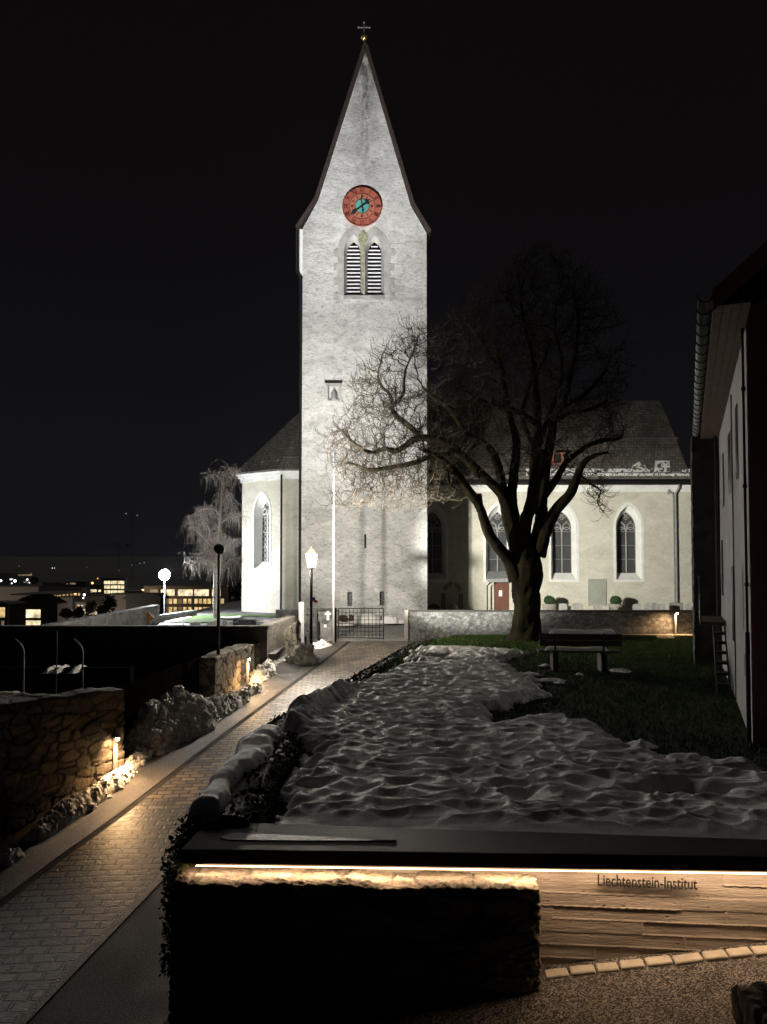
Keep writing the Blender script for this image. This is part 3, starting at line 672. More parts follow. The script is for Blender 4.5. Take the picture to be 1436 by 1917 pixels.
# remains of an old stone doorway, and the blank tablet
m = MB(); ax_, az_ = nX(846), nz_(1110)
for a0, a1 in ((15, 75), (85, 165)):
    P = []
    for a in range(a0, a1+1, 15): P.append((ax_+.58*math.cos(math.radians(a)), az_+.62*math.sin(math.radians(a))))
    for a in range(a1, a0-1, -15): P.append((ax_+.36*math.cos(math.radians(a)), az_+.40*math.sin(math.radians(a))))
    m.prism(P, frXZ(YN), -.025, .01)
m.box(ax_-.62, ax_-.36, YN-.02, YN+.01, ZN, az_+.0); m.box(ax_+.36, ax_+.60, YN-.02, YN+.01, ZN, az_-.02)
m.build('old_doorway', surf('worn_sandstone', (.16, .14, .10), (.28, .25, .18), 4, .9, .4), church)
MB().box(nX(1100), nX(1133.5), YN-.05, YN+.01, nz_(1134), nz_(1084)).build('wall_tablet', surf('tablet', (.27, .28, .24), (.33, .34, .29), 2, .8, .2), church)
# ================================================================= GROUND
def sstep(a, b, x): t = np.clip((x-a)/(b-a), 0, 1); return t*t*(3-2*t)
def yard_np(y): return np.where(y < 30, -(5.2-.07*y), -3.1+.042*(np.clip(y, 30, 36)-30))
def ground_np(x, y):
    pz = yard_np(y)
    ramp = -3.07+.134*(x-1.1)+.10*(y-5.75)
    w = sstep(-3.0, -1.3, x)*sstep(8.0, 6.0, y); z = pz*(1-w)+ramp*w
    rr = np.interp(y, [a for a, _ in RT], [b for _, b in RT])
    under = sstep(0, 1.0, x-rr)*sstep(6.0, 7.0, y)*sstep(30.2, 29.8, y); z = z+under*(-3.6-z)
    court = sstep(-5.6, -6.8, x)*sstep(24.2, 23.9, y)*sstep(9, 11, y); z = z+court*(-4.9-z)
    cem = sstep(-2.6, -3.4, x)*sstep(24.0, 24.2, y)*sstep(30.5, 29.5, y); z = z+cem*(-3.3-z)
    return z
def axis(parts):
    return np.unique(np.concatenate([np.arange(a, b, s) for a, b, s in parts]))
gx = axis([(-24, -8, 1), (-8, 4, .12), (4, 22, 1), (22, 24, 1)]); gy = axis([(-6, 3, .5), (3, 12, .12), (12, 31, .3), (31, 60, 1.5)])
X, Y = np.meshgrid(gx, gy, indexing='ij'); Z = ground_np(X, Y)-.012
drop = sstep(-11.2, -20, X)*sstep(20, 26, Y); Z = Z-drop*6
gm_ = X[:-1, :-1] > -1.3
tag(grid_mesh('asphalt_ramp', np.stack([X, Y, Z], -1), M_asph, mask=gm_), kind='structure'); tag(grid_mesh('ground', np.stack([X, Y, Z], -1), gravelmat('shaded_asphalt', (.008, .0075, .007), (.06, .055, .05), 85, .7, .5), mask=~gm_), kind='structure')  # one asphalt in two tones: the unlit left part is darkened by colour
# the valley: one sheet to the horizon, falling away round the church hill
tx_ = np.concatenate([-np.geomspace(6000, 25, 40), np.linspace(-22, 24, 14), np.geomspace(28, 6000, 30)]); ty_ = np.concatenate([-np.geomspace(400, 8, 10), np.linspace(-4, 56, 16), np.geomspace(62, 8000, 44)])
X, Y = np.meshgrid(tx_, ty_, indexing='ij')
dd = np.maximum(np.maximum(-21-X, X-23), np.maximum(-5-Y, Y-55)); Z = -5.6-sstep(0, 75, dd)*17
Z = Z+np.clip((Y-3200)/4000, 0, 1)**1.5*90
tag(grid_mesh('valley_ground', np.stack([X, Y, Z], -1), M_ground), kind='structure')

# ---------------- path surfaces
def strip(name, xa, xb, y0, y1, mat, n=90, k=2, dz=0.0):
    ys = np.linspace(y0, y1, n); P = np.zeros((k, n, 3))
    for j, y in enumerate(ys):
        for i in range(k): P[i, j] = (xa(y)+(xb(y)-xa(y))*i/(k-1), y, path_z(y)+dz)
    return tag(grid_mesh(name, P, mat), kind='structure')
def PR(y): return D_(y)+1.72 if y < 12.5 else float(np.interp(y, [12.5, 18], [D_(12.5)+1.72, R_(18)-.1])) if y < 18 else R_(y)-.1
strip('gravel_footpath', lambda y: L_(y)-.6, lambda y: D_(y)-.07, 4, 29.9, M_chip)
strip('drain_channel', lambda y: D_(y)-.07, lambda y: D_(y)+.07, 4, 29.9, M_concd, dz=-.012)
strip('paved_path', lambda y: D_(y)+.07, PR, 4, 29.9, M_paver, n=140, k=4)
strip('path_edging', lambda y: PR(y)+.004, lambda y: PR(y)+.13, 4, 13, surf('edge_setts', (.08, .07, .06), (.20, .17, .14), 7, .5, .8, bscale=30), dz=.004)
ys = [29.9, 33, 36, 41.9]; P = np.array([[[x, y, path_z(y)+.012] for y in ys] for x in (-3.0, 5, 17)], float)
tag(grid_mesh('churchyard_paving', P, M_yard), kind='structure')

# ================================================================= STONE WALLS
def stone_wall(name, path, thick, zb, zt, cell, amp, step, label, cat='wall', parent=None, pal=((.30,.26,.21),(.42,.38,.32),(.20,.18,.16)), mortar=(.10,.09,.08), seed=1, back=6, mort=.5, jag=0.0, edge=.14, rgh=.9, rf=14):
    """closed wall block along path (outer face on the path line, body to the left of travel), stones bulging in relief"""
    path = [Vector(p) for p in path]; seg = [(path[i+1]-path[i]).length for i in range(len(path)-1)]; tot = sum(seg); cum = np.concatenate([[0], np.cumsum(seg)])
    ns = max(3, int(tot/step)+1); ss = np.linspace(0, tot, ns)
    px = np.interp(ss, cum, [p.x for p in path]); py = np.interp(ss, cum, [p.y for p in path])
    gxx = np.gradient(px, ss); gyy = np.gradient(py, ss); ln = np.hypot(gxx, gyy); dx, dy = gxx/ln, gyy/ln; nxx, nyy = -dy, dx
    zt_ = np.interp(ss, cum, zt if hasattr(zt, '__len__') else [zt]*len(path)); zb_ = np.interp(ss, cum, zb if hasattr(zb, '__len__') else [zb]*len(path))
    if jag: zt_ = zt_+jag*(vnoise(ss/cell[0]*1.1, ss*0, seed+3)-.5)*2
    nz = max(3, int(np.max(zt_-zb_)/step)+1); ntp = max(3, int(thick/step)+1)
    r1 = np.linspace(0, 1, nz); rt = np.linspace(0, 1, ntp)[1:]; rb = np.linspace(1, 0, back)[1:]
    prof = [(0, a) for a in r1]+[(a, 1) for a in rt]+[(1, a) for a in rb]
    nrm = [((-1, 0) if i < nz-1 else (-.7, .7)) for i in range(nz)]+[((0, 1) if i < len(rt)-1 else (.7, .7)) for i in range(len(rt))]+[(1, 0)]*len(rb)
    pr = np.array(prof); nr_ = np.array(nrm, float)
    Pp = np.zeros((ns, len(prof), 3)); N = np.zeros_like(Pp)
    Pp[..., 0] = px[:, None]+nxx[:, None]*pr[None, :, 0]*thick; Pp[..., 1] = py[:, None]+nyy[:, None]*pr[None, :, 0]*thick
    Pp[..., 2] = zb_[:, None]+(zt_-zb_)[:, None]*pr[None, :, 1]
    N[..., 0] = nxx[:, None]*nr_[None, :, 0]; N[..., 1] = nyy[:, None]*nr_[None, :, 0]; N[..., 2] = nr_[None, :, 1]
    caps = []
    for e, sg in ((0, -1), (ns-1, 1)):
        a = np.linspace(0, 1, ntp); C = np.zeros((ntp, nz, 3)); CN = np.zeros_like(C); t = np.array([dx[e]*sg, dy[e]*sg, 0]); nn = np.array([nxx[e], nyy[e], 0])
        for i in range(ntp):
            for j in range(nz):
                C[i, j] = (px[e]+nxx[e]*a[i]*thick, py[e]+nyy[e]*a[i]*thick, zb_[e]+(zt_[e]-zb_[e])*r1[j])
                v = t.copy()
                if i == 0: v = v-nn
                if i == ntp-1: v = v+nn
                if j == nz-1: v = v+np.array([0, 0, 1.])
                CN[i, j] = v/np.linalg.norm(v)
        N[e] = N[e]+t; caps.append((C, CN))
    N /= np.linalg.norm(N, axis=-1, keepdims=True)
    allP = [Pp]+[c[0] for c in caps]; allN = [N]+[c[1] for c in caps]; out = []; cols = []
    cs = np.array(cell)
    for P_, N_ in zip(allP, allN):
        q = P_.reshape(-1, 3); ct = math.cos(.0); 
        w = (fbm(q[:, 0]*3+q[:, 1]*3, q[:, 2]*3, 3, seed+20)-.45)[:, None]*np.array([1, 1, 1])*.35*cs
        f1, f2, cid = worley((q+w)/cs, seed); e = f2-f1
        h = sstep(0, edge, e)*(.45+.55*cid)-.35; rough = (fbm((q[:, 0]+q[:, 1]*2.1)*rf, (q[:, 2]+q[:, 1])*rf, 4, seed+5)-.45)
        d = amp*(h+rgh*rough); out.append(P_+N_*d.reshape(P_.shape[:2]+(1,)))
        c1, c2, c3 = [np.array(k) for k in pal]; t = cid[:, None]; base = np.where(t < .5, c1+(c2-c1)*t*2, c2+(c3-c2)*(t*2-1))
        base = base*(.75+.6*fbm((q[:, 0]+q[:, 1])*5, q[:, 2]*5, 3, seed+9))[:, None]
        mk = sstep(.16, .03, e)[:, None]*mort; cols.append(base*(1-mk)+np.array(mortar)*mk)
    V = np.concatenate([o.reshape(-1, 3) for o in out]); CC = np.concatenate(cols); Q = []; b = 0
    for P_ in out:
        n, m_, _ = P_.shape; idx = np.arange(n*m_).reshape(n, m_)+b; b += n*m_
        Q.append(np.stack([idx[:-1, :-1], idx[1:, :-1], idx[1:, 1:], idx[:-1, 1:]], -1).reshape(-1, 4))
    o = raw_mesh(name, V, np.concatenate(Q), M_stone, parent, True, CC)
    if label: tag(o, label, cat)
    return o
grey = ((.11, .11, .11), (.20, .20, .195), (.06, .06, .06))
stone_wall('stone_wall', [(-9.5, 9.7), (-6.6, 12.75), (-5.09, 14.75)], .5, -4.75, [-2.42, -2.42, -2.46], (.34, .34, .20), .045, .024,
           'rubble stone wall lit by the nearest path light, left of the gravel footpath', seed=3, pal=((.08,.068,.05),(.17,.14,.10),(.035,.03,.027)), jag=.03, edge=.09, rgh=.45, mort=.8, mortar=(.05,.045,.04))
stone_wall('stone_wall', [(-4.62, 20.6), (-3.75, 25.0), (-3.25, 28.9)], .45, [-4.0, -3.7, -3.35], [-2.56, -2.5, -2.2], (.34, .34, .22), .04, .03,
           'rubble stone wall beside the second path light, between the snow heap and the gate', seed=9, pal=((.15,.13,.09),(.27,.235,.16),(.07,.06,.05)), jag=.03, edge=.09, rgh=.45, mort=.8, mortar=(.06,.055,.05))
cwo = stone_wall('stone_wall', [(.98, 30), (14.5, 30)], .4, -3.35, -1.93, (.17, .3, .11), .016, .028,
           'long grey churchyard wall running behind the bare tree and the bench', seed=14, pal=grey, mortar=(.05, .05, .05), mort=.7, edge=.1, rgh=.4)
m = MB(); m.box(.93, 14.5, 29.95, 30.45, -1.93, -1.88); m.build('wall_coping', M_concd, cwo)
m = MB(); m.box(.84, .985, 29.93, 30.46, -3.3, -1.84); m.build('end_slab', M_conc, cwo)
pier = stone_wall('gate_pier', [(at(596, 1180, 30).x, 30), (at(626, 1180, 30).x, 30)], .45, -3.3, -1.87, (.2, .3, .16), .02, .03,
           'grey stone gate pier with a white cross, left of the gate', cat='pier', seed=22, pal=grey, mortar=(.13, .13, .13), mort=.3)
m = MB(); a = at(614, 1152, 29.93); m.box(a.x-.05, a.x+.05, 29.90, 30, a.z-.19, a.z+.17); m.box(a.x-.125, a.x+.125, 29.895, 30, a.z+.02, a.z+.10); m.build('cross', M_whitemetal, pier)
m = MB(); a = at(609, 1172, 29.93); m.box(a.x-.05, a.x+.05, 29.93, 30, a.z-.06, a.z+.06); m.build('plaque', M_whitemetal, pier)
m = MB(); m.box(at(592, 1180, 30).x, at(628, 1180, 30).x, 29.9, 30.5, -1.87, -1.82); m.build('pier_cap', M_concd, pier)
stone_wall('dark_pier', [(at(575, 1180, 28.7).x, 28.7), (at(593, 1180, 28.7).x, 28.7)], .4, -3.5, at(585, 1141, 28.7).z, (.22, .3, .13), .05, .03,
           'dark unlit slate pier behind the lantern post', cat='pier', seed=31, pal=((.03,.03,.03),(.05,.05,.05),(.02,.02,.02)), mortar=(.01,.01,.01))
stone_wall('stone_wall', [(-10.9, 24.35), (-10.9, 36.5)], .4, -4.9, -2.02, (.3, .3, .24), .03, .07,
           'long pale stone wall on the far left side of the cemetery, top rising toward the floodlight', seed=41, pal=grey, mortar=(.3, .3, .28), mort=.3)
stone_wall('stone_wall', [(-10.9, 36.9), (-10.2, 41)], .35, -4.2, -2.55, (.3, .3, .24), .03, .07,
           'low pale stone wall behind the floodlight post in front of the office block', seed=43, pal=grey, mortar=(.3, .3, .28), mort=.3)
m = MB(); zt = -2.03
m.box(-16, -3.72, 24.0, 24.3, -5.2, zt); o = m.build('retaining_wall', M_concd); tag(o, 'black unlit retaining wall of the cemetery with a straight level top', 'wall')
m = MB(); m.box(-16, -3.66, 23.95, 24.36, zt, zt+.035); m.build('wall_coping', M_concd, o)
o = stone_wall('stone_wall', [(-3.76, 24.2), (-3.35, 28.6)], .3, [-3.7, -3.4], [-1.99, -1.99], (.32, .3, .2), .02, .05, 'dark side wall of the cemetery climbing to the gate stele', seed=47, pal=((.10,.09,.08),(.14,.13,.11),(.07,.06,.05)))
# the front rubble wall under the slab
fw = stone_wall('stone_wall', [(-1.56, 5.60), (1.13, 5.53)], .36, [-4.3, -3.3], [-2.37, -2.375], (.34, .30, .13), .020, .012,
           'dark rubble wall in the front with its top glowing under the light strip', seed=51, pal=((.16,.13,.10),(.30,.26,.20),(.08,.065,.05)), mortar=(.05,.042,.035), jag=.012, back=5, edge=.08, rgh=2.4, rf=34)

# ================================================================= SLAB, CONCRETE WALL, LIGHT STRIP
e0, e1 = Vector((-1.53, 5.71)), Vector((4.6, 5.50)); bk0, bk1 = Vector((-1.47, 6.33)), Vector((4.6, 5.77))
m = MB(); zs0, zs1 = -2.26, -2.15
P = [(e0.x, e0.y), (e1.x, e1.y), (bk1.x, bk1.y), (bk0.x, bk0.y)]
m.add([(x, y, zs0) for x, y in P]+[(x, y, zs1) for x, y in P], [(3, 2, 1, 0), (4, 5, 6, 7), (0, 1, 5, 4), (1, 2, 6, 5), (2, 3, 7, 6), (3, 0, 4, 7)])
slab = m.build('cover_slab', M_slab); tag(slab, 'wet dark cover slab lying over the glowing light strip', 'slab')
bv = slab.modifiers.new('edge', 'BEVEL'); bv.width = .012; bv.segments = 2
# thin remnant of ice
L1 = []; L2 = []
for k in range(40):
    t = k/39; u = 412+(742-412)*t; w = .14*min(1, t*14)**.5*(1-t)**.9
    c = at(u, 1574+9*t, 6); yy = 5.93-.07*t; x = (u-718)/F*yy*.985
    L1.append(Vector((x, yy-w*.35, zs1+.009))); L2.append(Vector((x, yy+w*.75, zs1+.012)))
m = MB(); m.band(L1, L2, 0, 0, closed=False); m.band([p+Vector((0, -.01, -.03)) for p in L1], L1, 0, 0, closed=False); m.band(L2, [p+Vector((0, .01, -.03)) for p in L2], 0, 0, closed=False)
o = m.build('ice_patch', surf('grey_ice', (.04, .04, .042), (.08, .08, .082), 6, .4, .5, bscale=30)); tag(o, 'thin grey tongue of old ice on the dark cover slab', 'ice')
# board-marked concrete wall: real relief
def cwall_xy(x): return 5.93-.045*(x+1.5)
n, k = 620, 170; xs = np.linspace(-1.4, 4.4, n); tt = np.linspace(0, 1, k); Xg, T = np.meshgrid(xs, tt, indexing='ij')
zbot = ground_np(Xg, Xg*0+5.5)-.1; Zg = zbot+(-2.262-zbot)*T
row = (Zg+2.3+.022*(Xg-1))/.098+.05*np.sin(Xg*1.3); ri = np.floor(row); fr = row-ri
off = hsh(ri, seed=60)*1.7; bi = np.floor((Xg+off)/1.3); fb = (Xg+off)/1.3-bi
lev = hsh(ri, bi, seed=61)*.010
grain = (fbm(Xg*5, row*7, 4, 62)-.45)*.012
lip = .010*np.exp(-(fr/.06)**2)*(hsh(ri, bi, seed=66) > .45)+.009*np.exp(-((fb)/.006)**2)
Yg = cwall_xy(Xg)-lev-grain*.35-lip+.02*(fbm(Xg*1.2, Zg*2, 2, 63)-.5)
Yg += .02*((vnoise(Xg*40, Zg*40, 64) > .97))
cw = grid_mesh('concrete_wall', np.stack([Xg, Yg, Zg], -1), surf('board_marked_concrete', (.24, .21, .185), (.36, .32, .285), 4, .8, .5, bscale=30, stretch=(.4, 1, 3)))
tag(cw, 'board-marked concrete wall with raised lettering under the light strip', 'wall')
ga = at(1211, 1652, 5.72); RXm = Matrix.Translation((ga.x, cwall_xy(ga.x)-.055, ga.z)) @ Matrix.Rotation(math.radians(-2.6), 4, 'Z') @ Matrix.Rotation(math.radians(1.2), 4, 'Y') @ RX
vs, fs = text_mesh('Liechtenstein-Institut', .122, RXm, .006, .715)
MB().add(vs, fs).build('raised_lettering', M_black, cw)
# sett kerb at the foot of the wall, each sett by itself
x = 1.2; k = 0; first = None
while x < 3.6:
    w = .17+.05*random.random(); zg = float(ground_np(np.array([x+w/2]), np.array([5.5]))[0])
    yy = cwall_xy(x)-.115; Mx = Matrix.Translation((x+w/2, yy+random.uniform(-.006, .006), zg)) @ Matrix.Rotation(-math.atan(.134), 4, 'Y') @ Matrix.Rotation(random.uniform(-.05, .05)-.04, 4, 'Z')
    o = MB().box(-w/2+.007, w/2-.007, -.045, .055, -.05, .028+random.uniform(-.004, .004), M=Mx).build('kerb_sett', surf('pale_sett', (.46, .42, .36), (.58, .54, .47), 9, .7, .6) if first is None else first.data.materials[0])
    bv = o.modifiers.new('edge', 'BEVEL'); bv.width = .014; bv.segments = 3
    tag(o, 'pale stone sett in the kerb along the concrete wall', 'kerb stone', 'setts of the kerb under the concrete wall'); first = first or o; x += w; k += 1
# light strip
m = MB(); d = (e1-e0).normalized(); m.add([(-1.42, 5.735, -2.286), (4.3, 5.538, -2.286), (4.3, 5.56, -2.286), (-1.42, 5.757, -2.286)], [(0, 1, 2, 3)])
ls = m.build('light_strip', M_warm); tag(ls, 'warm glowing light strip under the front edge of the cover slab', 'light')
def lamp(kind, name, loc, col, power, parent=None, to=None, **k):
    l = bpy.data.lights.new(name, kind); l.color = col; l.energy = power
    for a, b in k.items(): setattr(l, a, b)
    o = bpy.data.objects.new(name, l); COL.objects.link(o); o.location = loc
    if to is not None: o.rotation_euler = (Vector(to)-Vector(loc)).to_track_quat('-Z', 'Y').to_euler()
    if parent is not None: o.parent = parent; o.matrix_parent_inverse = Matrix.Translation(parent.location).inverted()
    return o
WARM = (1, .66, .40)
for xa in (-.05, 2.85):
    yc = 5.71-.0344*(xa+1.5)+.05; a = lamp('AREA', 'strip_light', (xa, yc, -2.290), WARM, 13, ls, shape='RECTANGLE', size=2.8, size_y=.03); a.rotation_euler = (0, 0, math.atan2(-.21, 6.13))
# ================================================================= LAWN, SNOW, HEDGE
ys = np.linspace(6.0, 29.95, 120); ss = np.linspace(0, 1, 60); P = np.zeros((60, 120, 3))
for j, y in enumerate(ys):
    x0, x1 = R_(y), 14.5
    P[:, j, 0] = x0+(x1-x0)*ss**1.6; P[:, j, 1] = y
P[..., 2] = np.interp(P[..., 1], [5, 6.6, 17.5, 29.5], [-2.26, -2.29, -2.5, -2.86])+.05*(fbm(P[..., 0]*.8, P[..., 1]*.8, 3, 70)-.45)
P[0, :, 2] -= .0
lawn = tag(grid_mesh('lawn', P, M_lawn), kind='structure')
P2 = np.stack([P[0], P[0]*np.array([1, 1, 0])+np.stack([P[0, :, 0]*0-.02, P[0, :, 0]*0, [path_z(y)-.05 for y in ys]], -1)]); o = grid_mesh('retaining_wall', P2, M_concd); tag(o, 'low dark retaining edge between the paved path and the snowy lawn', 'wall')
def in_poly(x, y, poly):
    ins = np.zeros(x.shape, bool); n = len(poly)
    for i in range(n):
        x1, y1 = poly[i]; x2, y2 = poly[(i+1) % n]
        c = ((y1 > y) != (y2 > y)) & (x < (x2-x1)*(y-y1)/((y2-y1)+1e-12)+x1); ins ^= c
    return ins
def sdist(x, y, poly):
    d = np.full(x.shape, 1e9); n = len(poly)
    for i in range(n):
        x1, y1 = poly[i]; x2, y2 = poly[(i+1) % n]; ex, ey = x2-x1, y2-y1; L2_ = ex*ex+ey*ey+1e-12
        t = np.clip(((x-x1)*ex+(y-y1)*ey)/L2_, 0, 1); d = np.minimum(d, np.hypot(x-x1-t*ex, y-y1-t*ey))
    return np.where(in_poly(x, y, poly), d, -d)
def G(u, v): p = hit(u, v, lambda x, y: lawn_z(x, y)+.05); return (p.x, p.y)
right_edge = [(772, 1219), (800, 1215), (850, 1214), (915, 1217), (985, 1223), (945, 1237), (950, 1252), (1000, 1266), (1015, 1283), (1022, 1300), (985, 1312), (950, 1318), (912, 1330), (900, 1346), (940, 1355), (1000, 1352), (1055, 1346), (1095, 1356), (1125, 1358), (1120, 1372), (1150, 1388), (1200, 1398), (1215, 1412), (1235, 1428), (1300, 1424), (1360, 1436), (1436, 1452)]
pl = [G(*p) for p in right_edge]; left_edge = [(R_(y)+d_, y) for y, d_ in ((5.6, .50), (7, .52), (8, .50), (9, .46), (9.7, .38), (10.3, .05), (11.3, .02), (12.5, .02), (14, .02))]+[(R_(y)+.25+.25*min(1, (y-14)/3), y) for y in (15, 17, 19, 21, 23)]
poly = left_edge+pl+[(7.5, pl[-1][1]), (7.5, 5.6)]
na, nb_ = 640, 820
aa = np.linspace(-2.2, 5.6, na); yy = np.geomspace(5.75, 24.5, nb_); A, Yg = np.meshgrid(np.linspace(0, 1, na), yy, indexing='ij')
Xg = (-1.75+(A**1.0)*(9.0))*1.0+ (Yg-6)*0.0
Xg = np.where(True, -1.75+A*(np.interp(Yg, [5.7, 10, 16, 24], [5.2, 7.3, 7.6, 6.3])), 0)
sd = sdist(Xg, Yg, poly)
wx = Xg+.22*(fbm(Xg*1.3, Yg*1.3, 3, 80)-.45)*2; wy = Yg+.22*(fbm(Xg*1.3+9, Yg*1.3, 3, 81)-.45)*2
def cups(x, y, s, seed):
    f1, f2, _ = worley(np.stack([x.ravel()/s*.72, y.ravel()/s], 1), seed); return (1-sstep(-.15, .95, f2-f1)).reshape(x.shape)**1.25, f1.reshape(x.shape)
c1_, f1_ = cups(wx, wy, .36, 82); c2_, f2_ = cups(wx+3, wy+5, .20, 83)
und = (fbm(Xg*.7, Yg*.7, 3, 84)-.45)
bump = .052*c1_+.030*c2_+.08*und-.03*np.clip(.35-f1_, 0, 1)+.012*(fbm(Xg*6, Yg*6, 3, 85)-.45)
ragged = sd+.75*(fbm(Xg*1.7, Yg*2.4, 5, 86)-.45)+1.6*(bump-.03)+.35*(vnoise(Xg*5, Yg*7, 89)-.5)
th = .115*sstep(-.02, .40, ragged)+bump*sstep(-.05, .35, ragged)-.06*sstep(.1, -.15, ragged)
bk_ = 6.33-.092*(Xg+1.47)
def pit(u, v, ru, rv, dep):
    global th
    px, py = G(u, v); q = ((Xg-px)/ru)**2+((Yg-py)/rv)**2; th = th-dep*np.exp(-q**1.5)
pit(822, 1232, .42, .55, .30); pit(790, 1243, .50, .25, .26); pit(868, 1347, .14, .14, .16); pit(1290, 1490, .34, .17, .3); pit(1150, 1365, .1, .12, .12); pit(990, 1410, .08, .09, .1); pit(970, 1502, .10, .09, .12); pit(1275, 1478, .2, .12, .2)
for k in range(34):
    pit(RNG.uniform(860, 1330), RNG.uniform(1335, 1520), RNG.uniform(.04, .11), RNG.uniform(.04, .09), RNG.uniform(.05, .13))
Lz = np.interp(Yg, [5, 6.6, 17.5, 29.5], [-2.26, -2.29, -2.5, -2.86])
hmask = sstep(.30, .0, np.abs(Xg-(np.interp(Yg, [a for a, _ in RT], [b for _, b in RT])+.22)))*sstep(9.6, 10.4, Yg)*sstep(14.6, 13.6, Yg)
th = th+hmask*(.22+.08*(fbm(Xg*2, Yg*2, 2, 88)-.4))
fe_ = sstep(.45, .0, Yg-bk_); th = th*(1-fe_)+(-2.158-Lz+.02*(bump-.03))*fe_*np.where(sd > .1, 1, 0)+th*fe_*np.where(sd > .1, 0, 1)
mask = ((th[:-1, :-1] > -.055) | (th[1:, 1:] > -.055)) & (Yg[:-1, :-1] > 6.33-.092*(Xg[:-1, :-1]+1.47)-.05)
tag(grid_mesh('snow_on_lawn', np.stack([Xg, Yg, Lz+th], -1), M_snow, mask=mask), kind='stuff')
for k in range(7):                                    # islands of snow left on the grass
    u, v, w, h = [(990, 1263, .26, .08), (1032, 1274, .30, .07), (1048, 1279, .12, .05), (1200, 1396, .20, .07), (1022, 1247, .15, .06), (1160, 1256, .24, .14), (1085, 1264, .09, .03)][k]
    px, py = G(u, v); n = 40; a, b = np.meshgrid(np.linspace(-1.3, 1.3, n), np.linspace(-1.3, 1.3, n), indexing='ij')
    r = np.hypot(a, b)+.7*(fbm(a*2+k*7, b*2, 4, 90+k)-.45); zz = lawn_z(px, py)+.045+.05*np.clip(1-r*r, -1, 1)+.02*fbm(a*4, b*4, 3, 91)
    mk = (r < 1.02)[:-1, :-1]
    o = grid_mesh('snow_patch', np.stack([px+a*w, py+b*h*2.4, zz], -1), M_snow, mask=mk)
    tag(o, ['ragged snow island on the grass left of the bench front edge', 'snow island on the grass below the left end of the bench', 'smallest snow scrap beside the snow edge below the bench', 'snow scrap on dark grass by the jagged lower snow edge', 'small snow patch under the left end of the bench', 'flat slatted snow patch on the grass right of the bench', 'thin snow scrap on the grass in front of the bench legs'][k], 'snow', 'snow islands left on the grass')
# grass blades
nB = 90000; gxr = RNG.uniform(-1, 12, nB); gyr = 6.2+24*RNG.random(nB)**.8; gyr = np.minimum(gyr, 29.8)
Rr = np.interp(gyr, [a for a, _ in RT], [b for _, b in RT]); ok = (gxr > Rr+.05) & (sdist(gxr, gyr, poly) < .1); gxr, gyr = gxr[ok], gyr[ok]; nB = len(gxr)
gz = np.interp(gyr, [5, 6.6, 17.5, 29.5], [-2.26, -2.29, -2.5, -2.86])+.05*(fbm(gxr*.8, gyr*.8, 3, 70)-.45)-.01
an = RNG.uniform(0, 2*np.pi, nB); hh = RNG.uniform(.04, .10, nB); lw_ = RNG.uniform(.006, .014, nB); ln = RNG.normal(0, .03, (nB, 2))
V = np.zeros((nB, 3, 3)); V[:, 0] = np.stack([gxr-lw_*np.cos(an), gyr-lw_*np.sin(an), gz], -1); V[:, 1] = np.stack([gxr+lw_*np.cos(an), gyr+lw_*np.sin(an), gz], -1); V[:, 2] = np.stack([gxr+ln[:, 0], gyr+ln[:, 1], gz+hh], -1)
tag(raw_mesh('grass', V.reshape(-1, 3), np.arange(nB*3).reshape(-1, 3), M_grass, smooth=False), kind='stuff')

def leaf_cloud(name, centers, rad, mat, size=.03, parent=None):
    n = len(centers); c = centers+RNG.normal(0, rad, (n, 3)); a = RNG.normal(0, 1, (n, 3)); a /= np.linalg.norm(a, axis=1, keepdims=True)
    b = np.cross(a, RNG.normal(0, 1, (n, 3))); b /= np.linalg.norm(b, axis=1, keepdims=True); s = RNG.uniform(.6, 1.3, (n, 1))*size
    V = np.stack([c-a*s, c+b*s*.6, c+a*s, c-b*s*.6], 1); return raw_mesh(name, V.reshape(-1, 3), np.arange(n*4).reshape(-1, 4), mat, parent, smooth=False)
def hedge_core(name, ya, yb, wl, wr, h0, h1, seed, label):
    ys = np.arange(ya, yb, .05); ks = np.linspace(0, 1, 26); P = np.zeros((len(ys), 26, 3))
    for i, y in enumerate(ys):
        x0 = R_(y)+wl(y); x1 = R_(y)+wr(y); zb0 = lawn_z(0, y)-.35; zt = lawn_z(0, y)+h0+(h1-h0)*(y-ya)/(yb-ya)
        a = ks*math.pi; ex = np.sign(np.cos(a))*np.abs(np.cos(a))**.5; ez = np.abs(np.sin(a))**.45
        P[i, :, 0] = (x0+x1)/2-(x1-x0)/2*ex; P[i, :, 1] = y; P[i, :, 2] = zb0+(zt-zb0)*ez
    nn = (fbm(P[..., 1]*5, P[..., 0]*5+P[..., 2]*7, 3, seed)-.45)
    P[..., 0] += nn*.10; P[..., 2] += nn*.08
    core = grid_mesh(name, P, M_leaf); tag(core, label, 'hedge')
    sel = P.reshape(-1, 3)[RNG.integers(0, P.shape[0]*26, int(900*(yb-ya)))]
    leaf_cloud('hedge_leaf_layer', sel, .025, M_leaf, .028, core)
    return core, P
h1, PH = hedge_core('hedge', 6.25, 9.6, lambda y: -.22, lambda y: .42+.05*math.sin(y*3), .20, .22, 71, 'dark clipped hedge with snow on its top beside the near end of the lawn')
hedge_core('hedge', 9.6, 27.5, lambda y: -.25, lambda y: .12 if y < 15 else .16, .05, .04, 72, 'low dark hedge line along the paved path up to the churchyard wall')
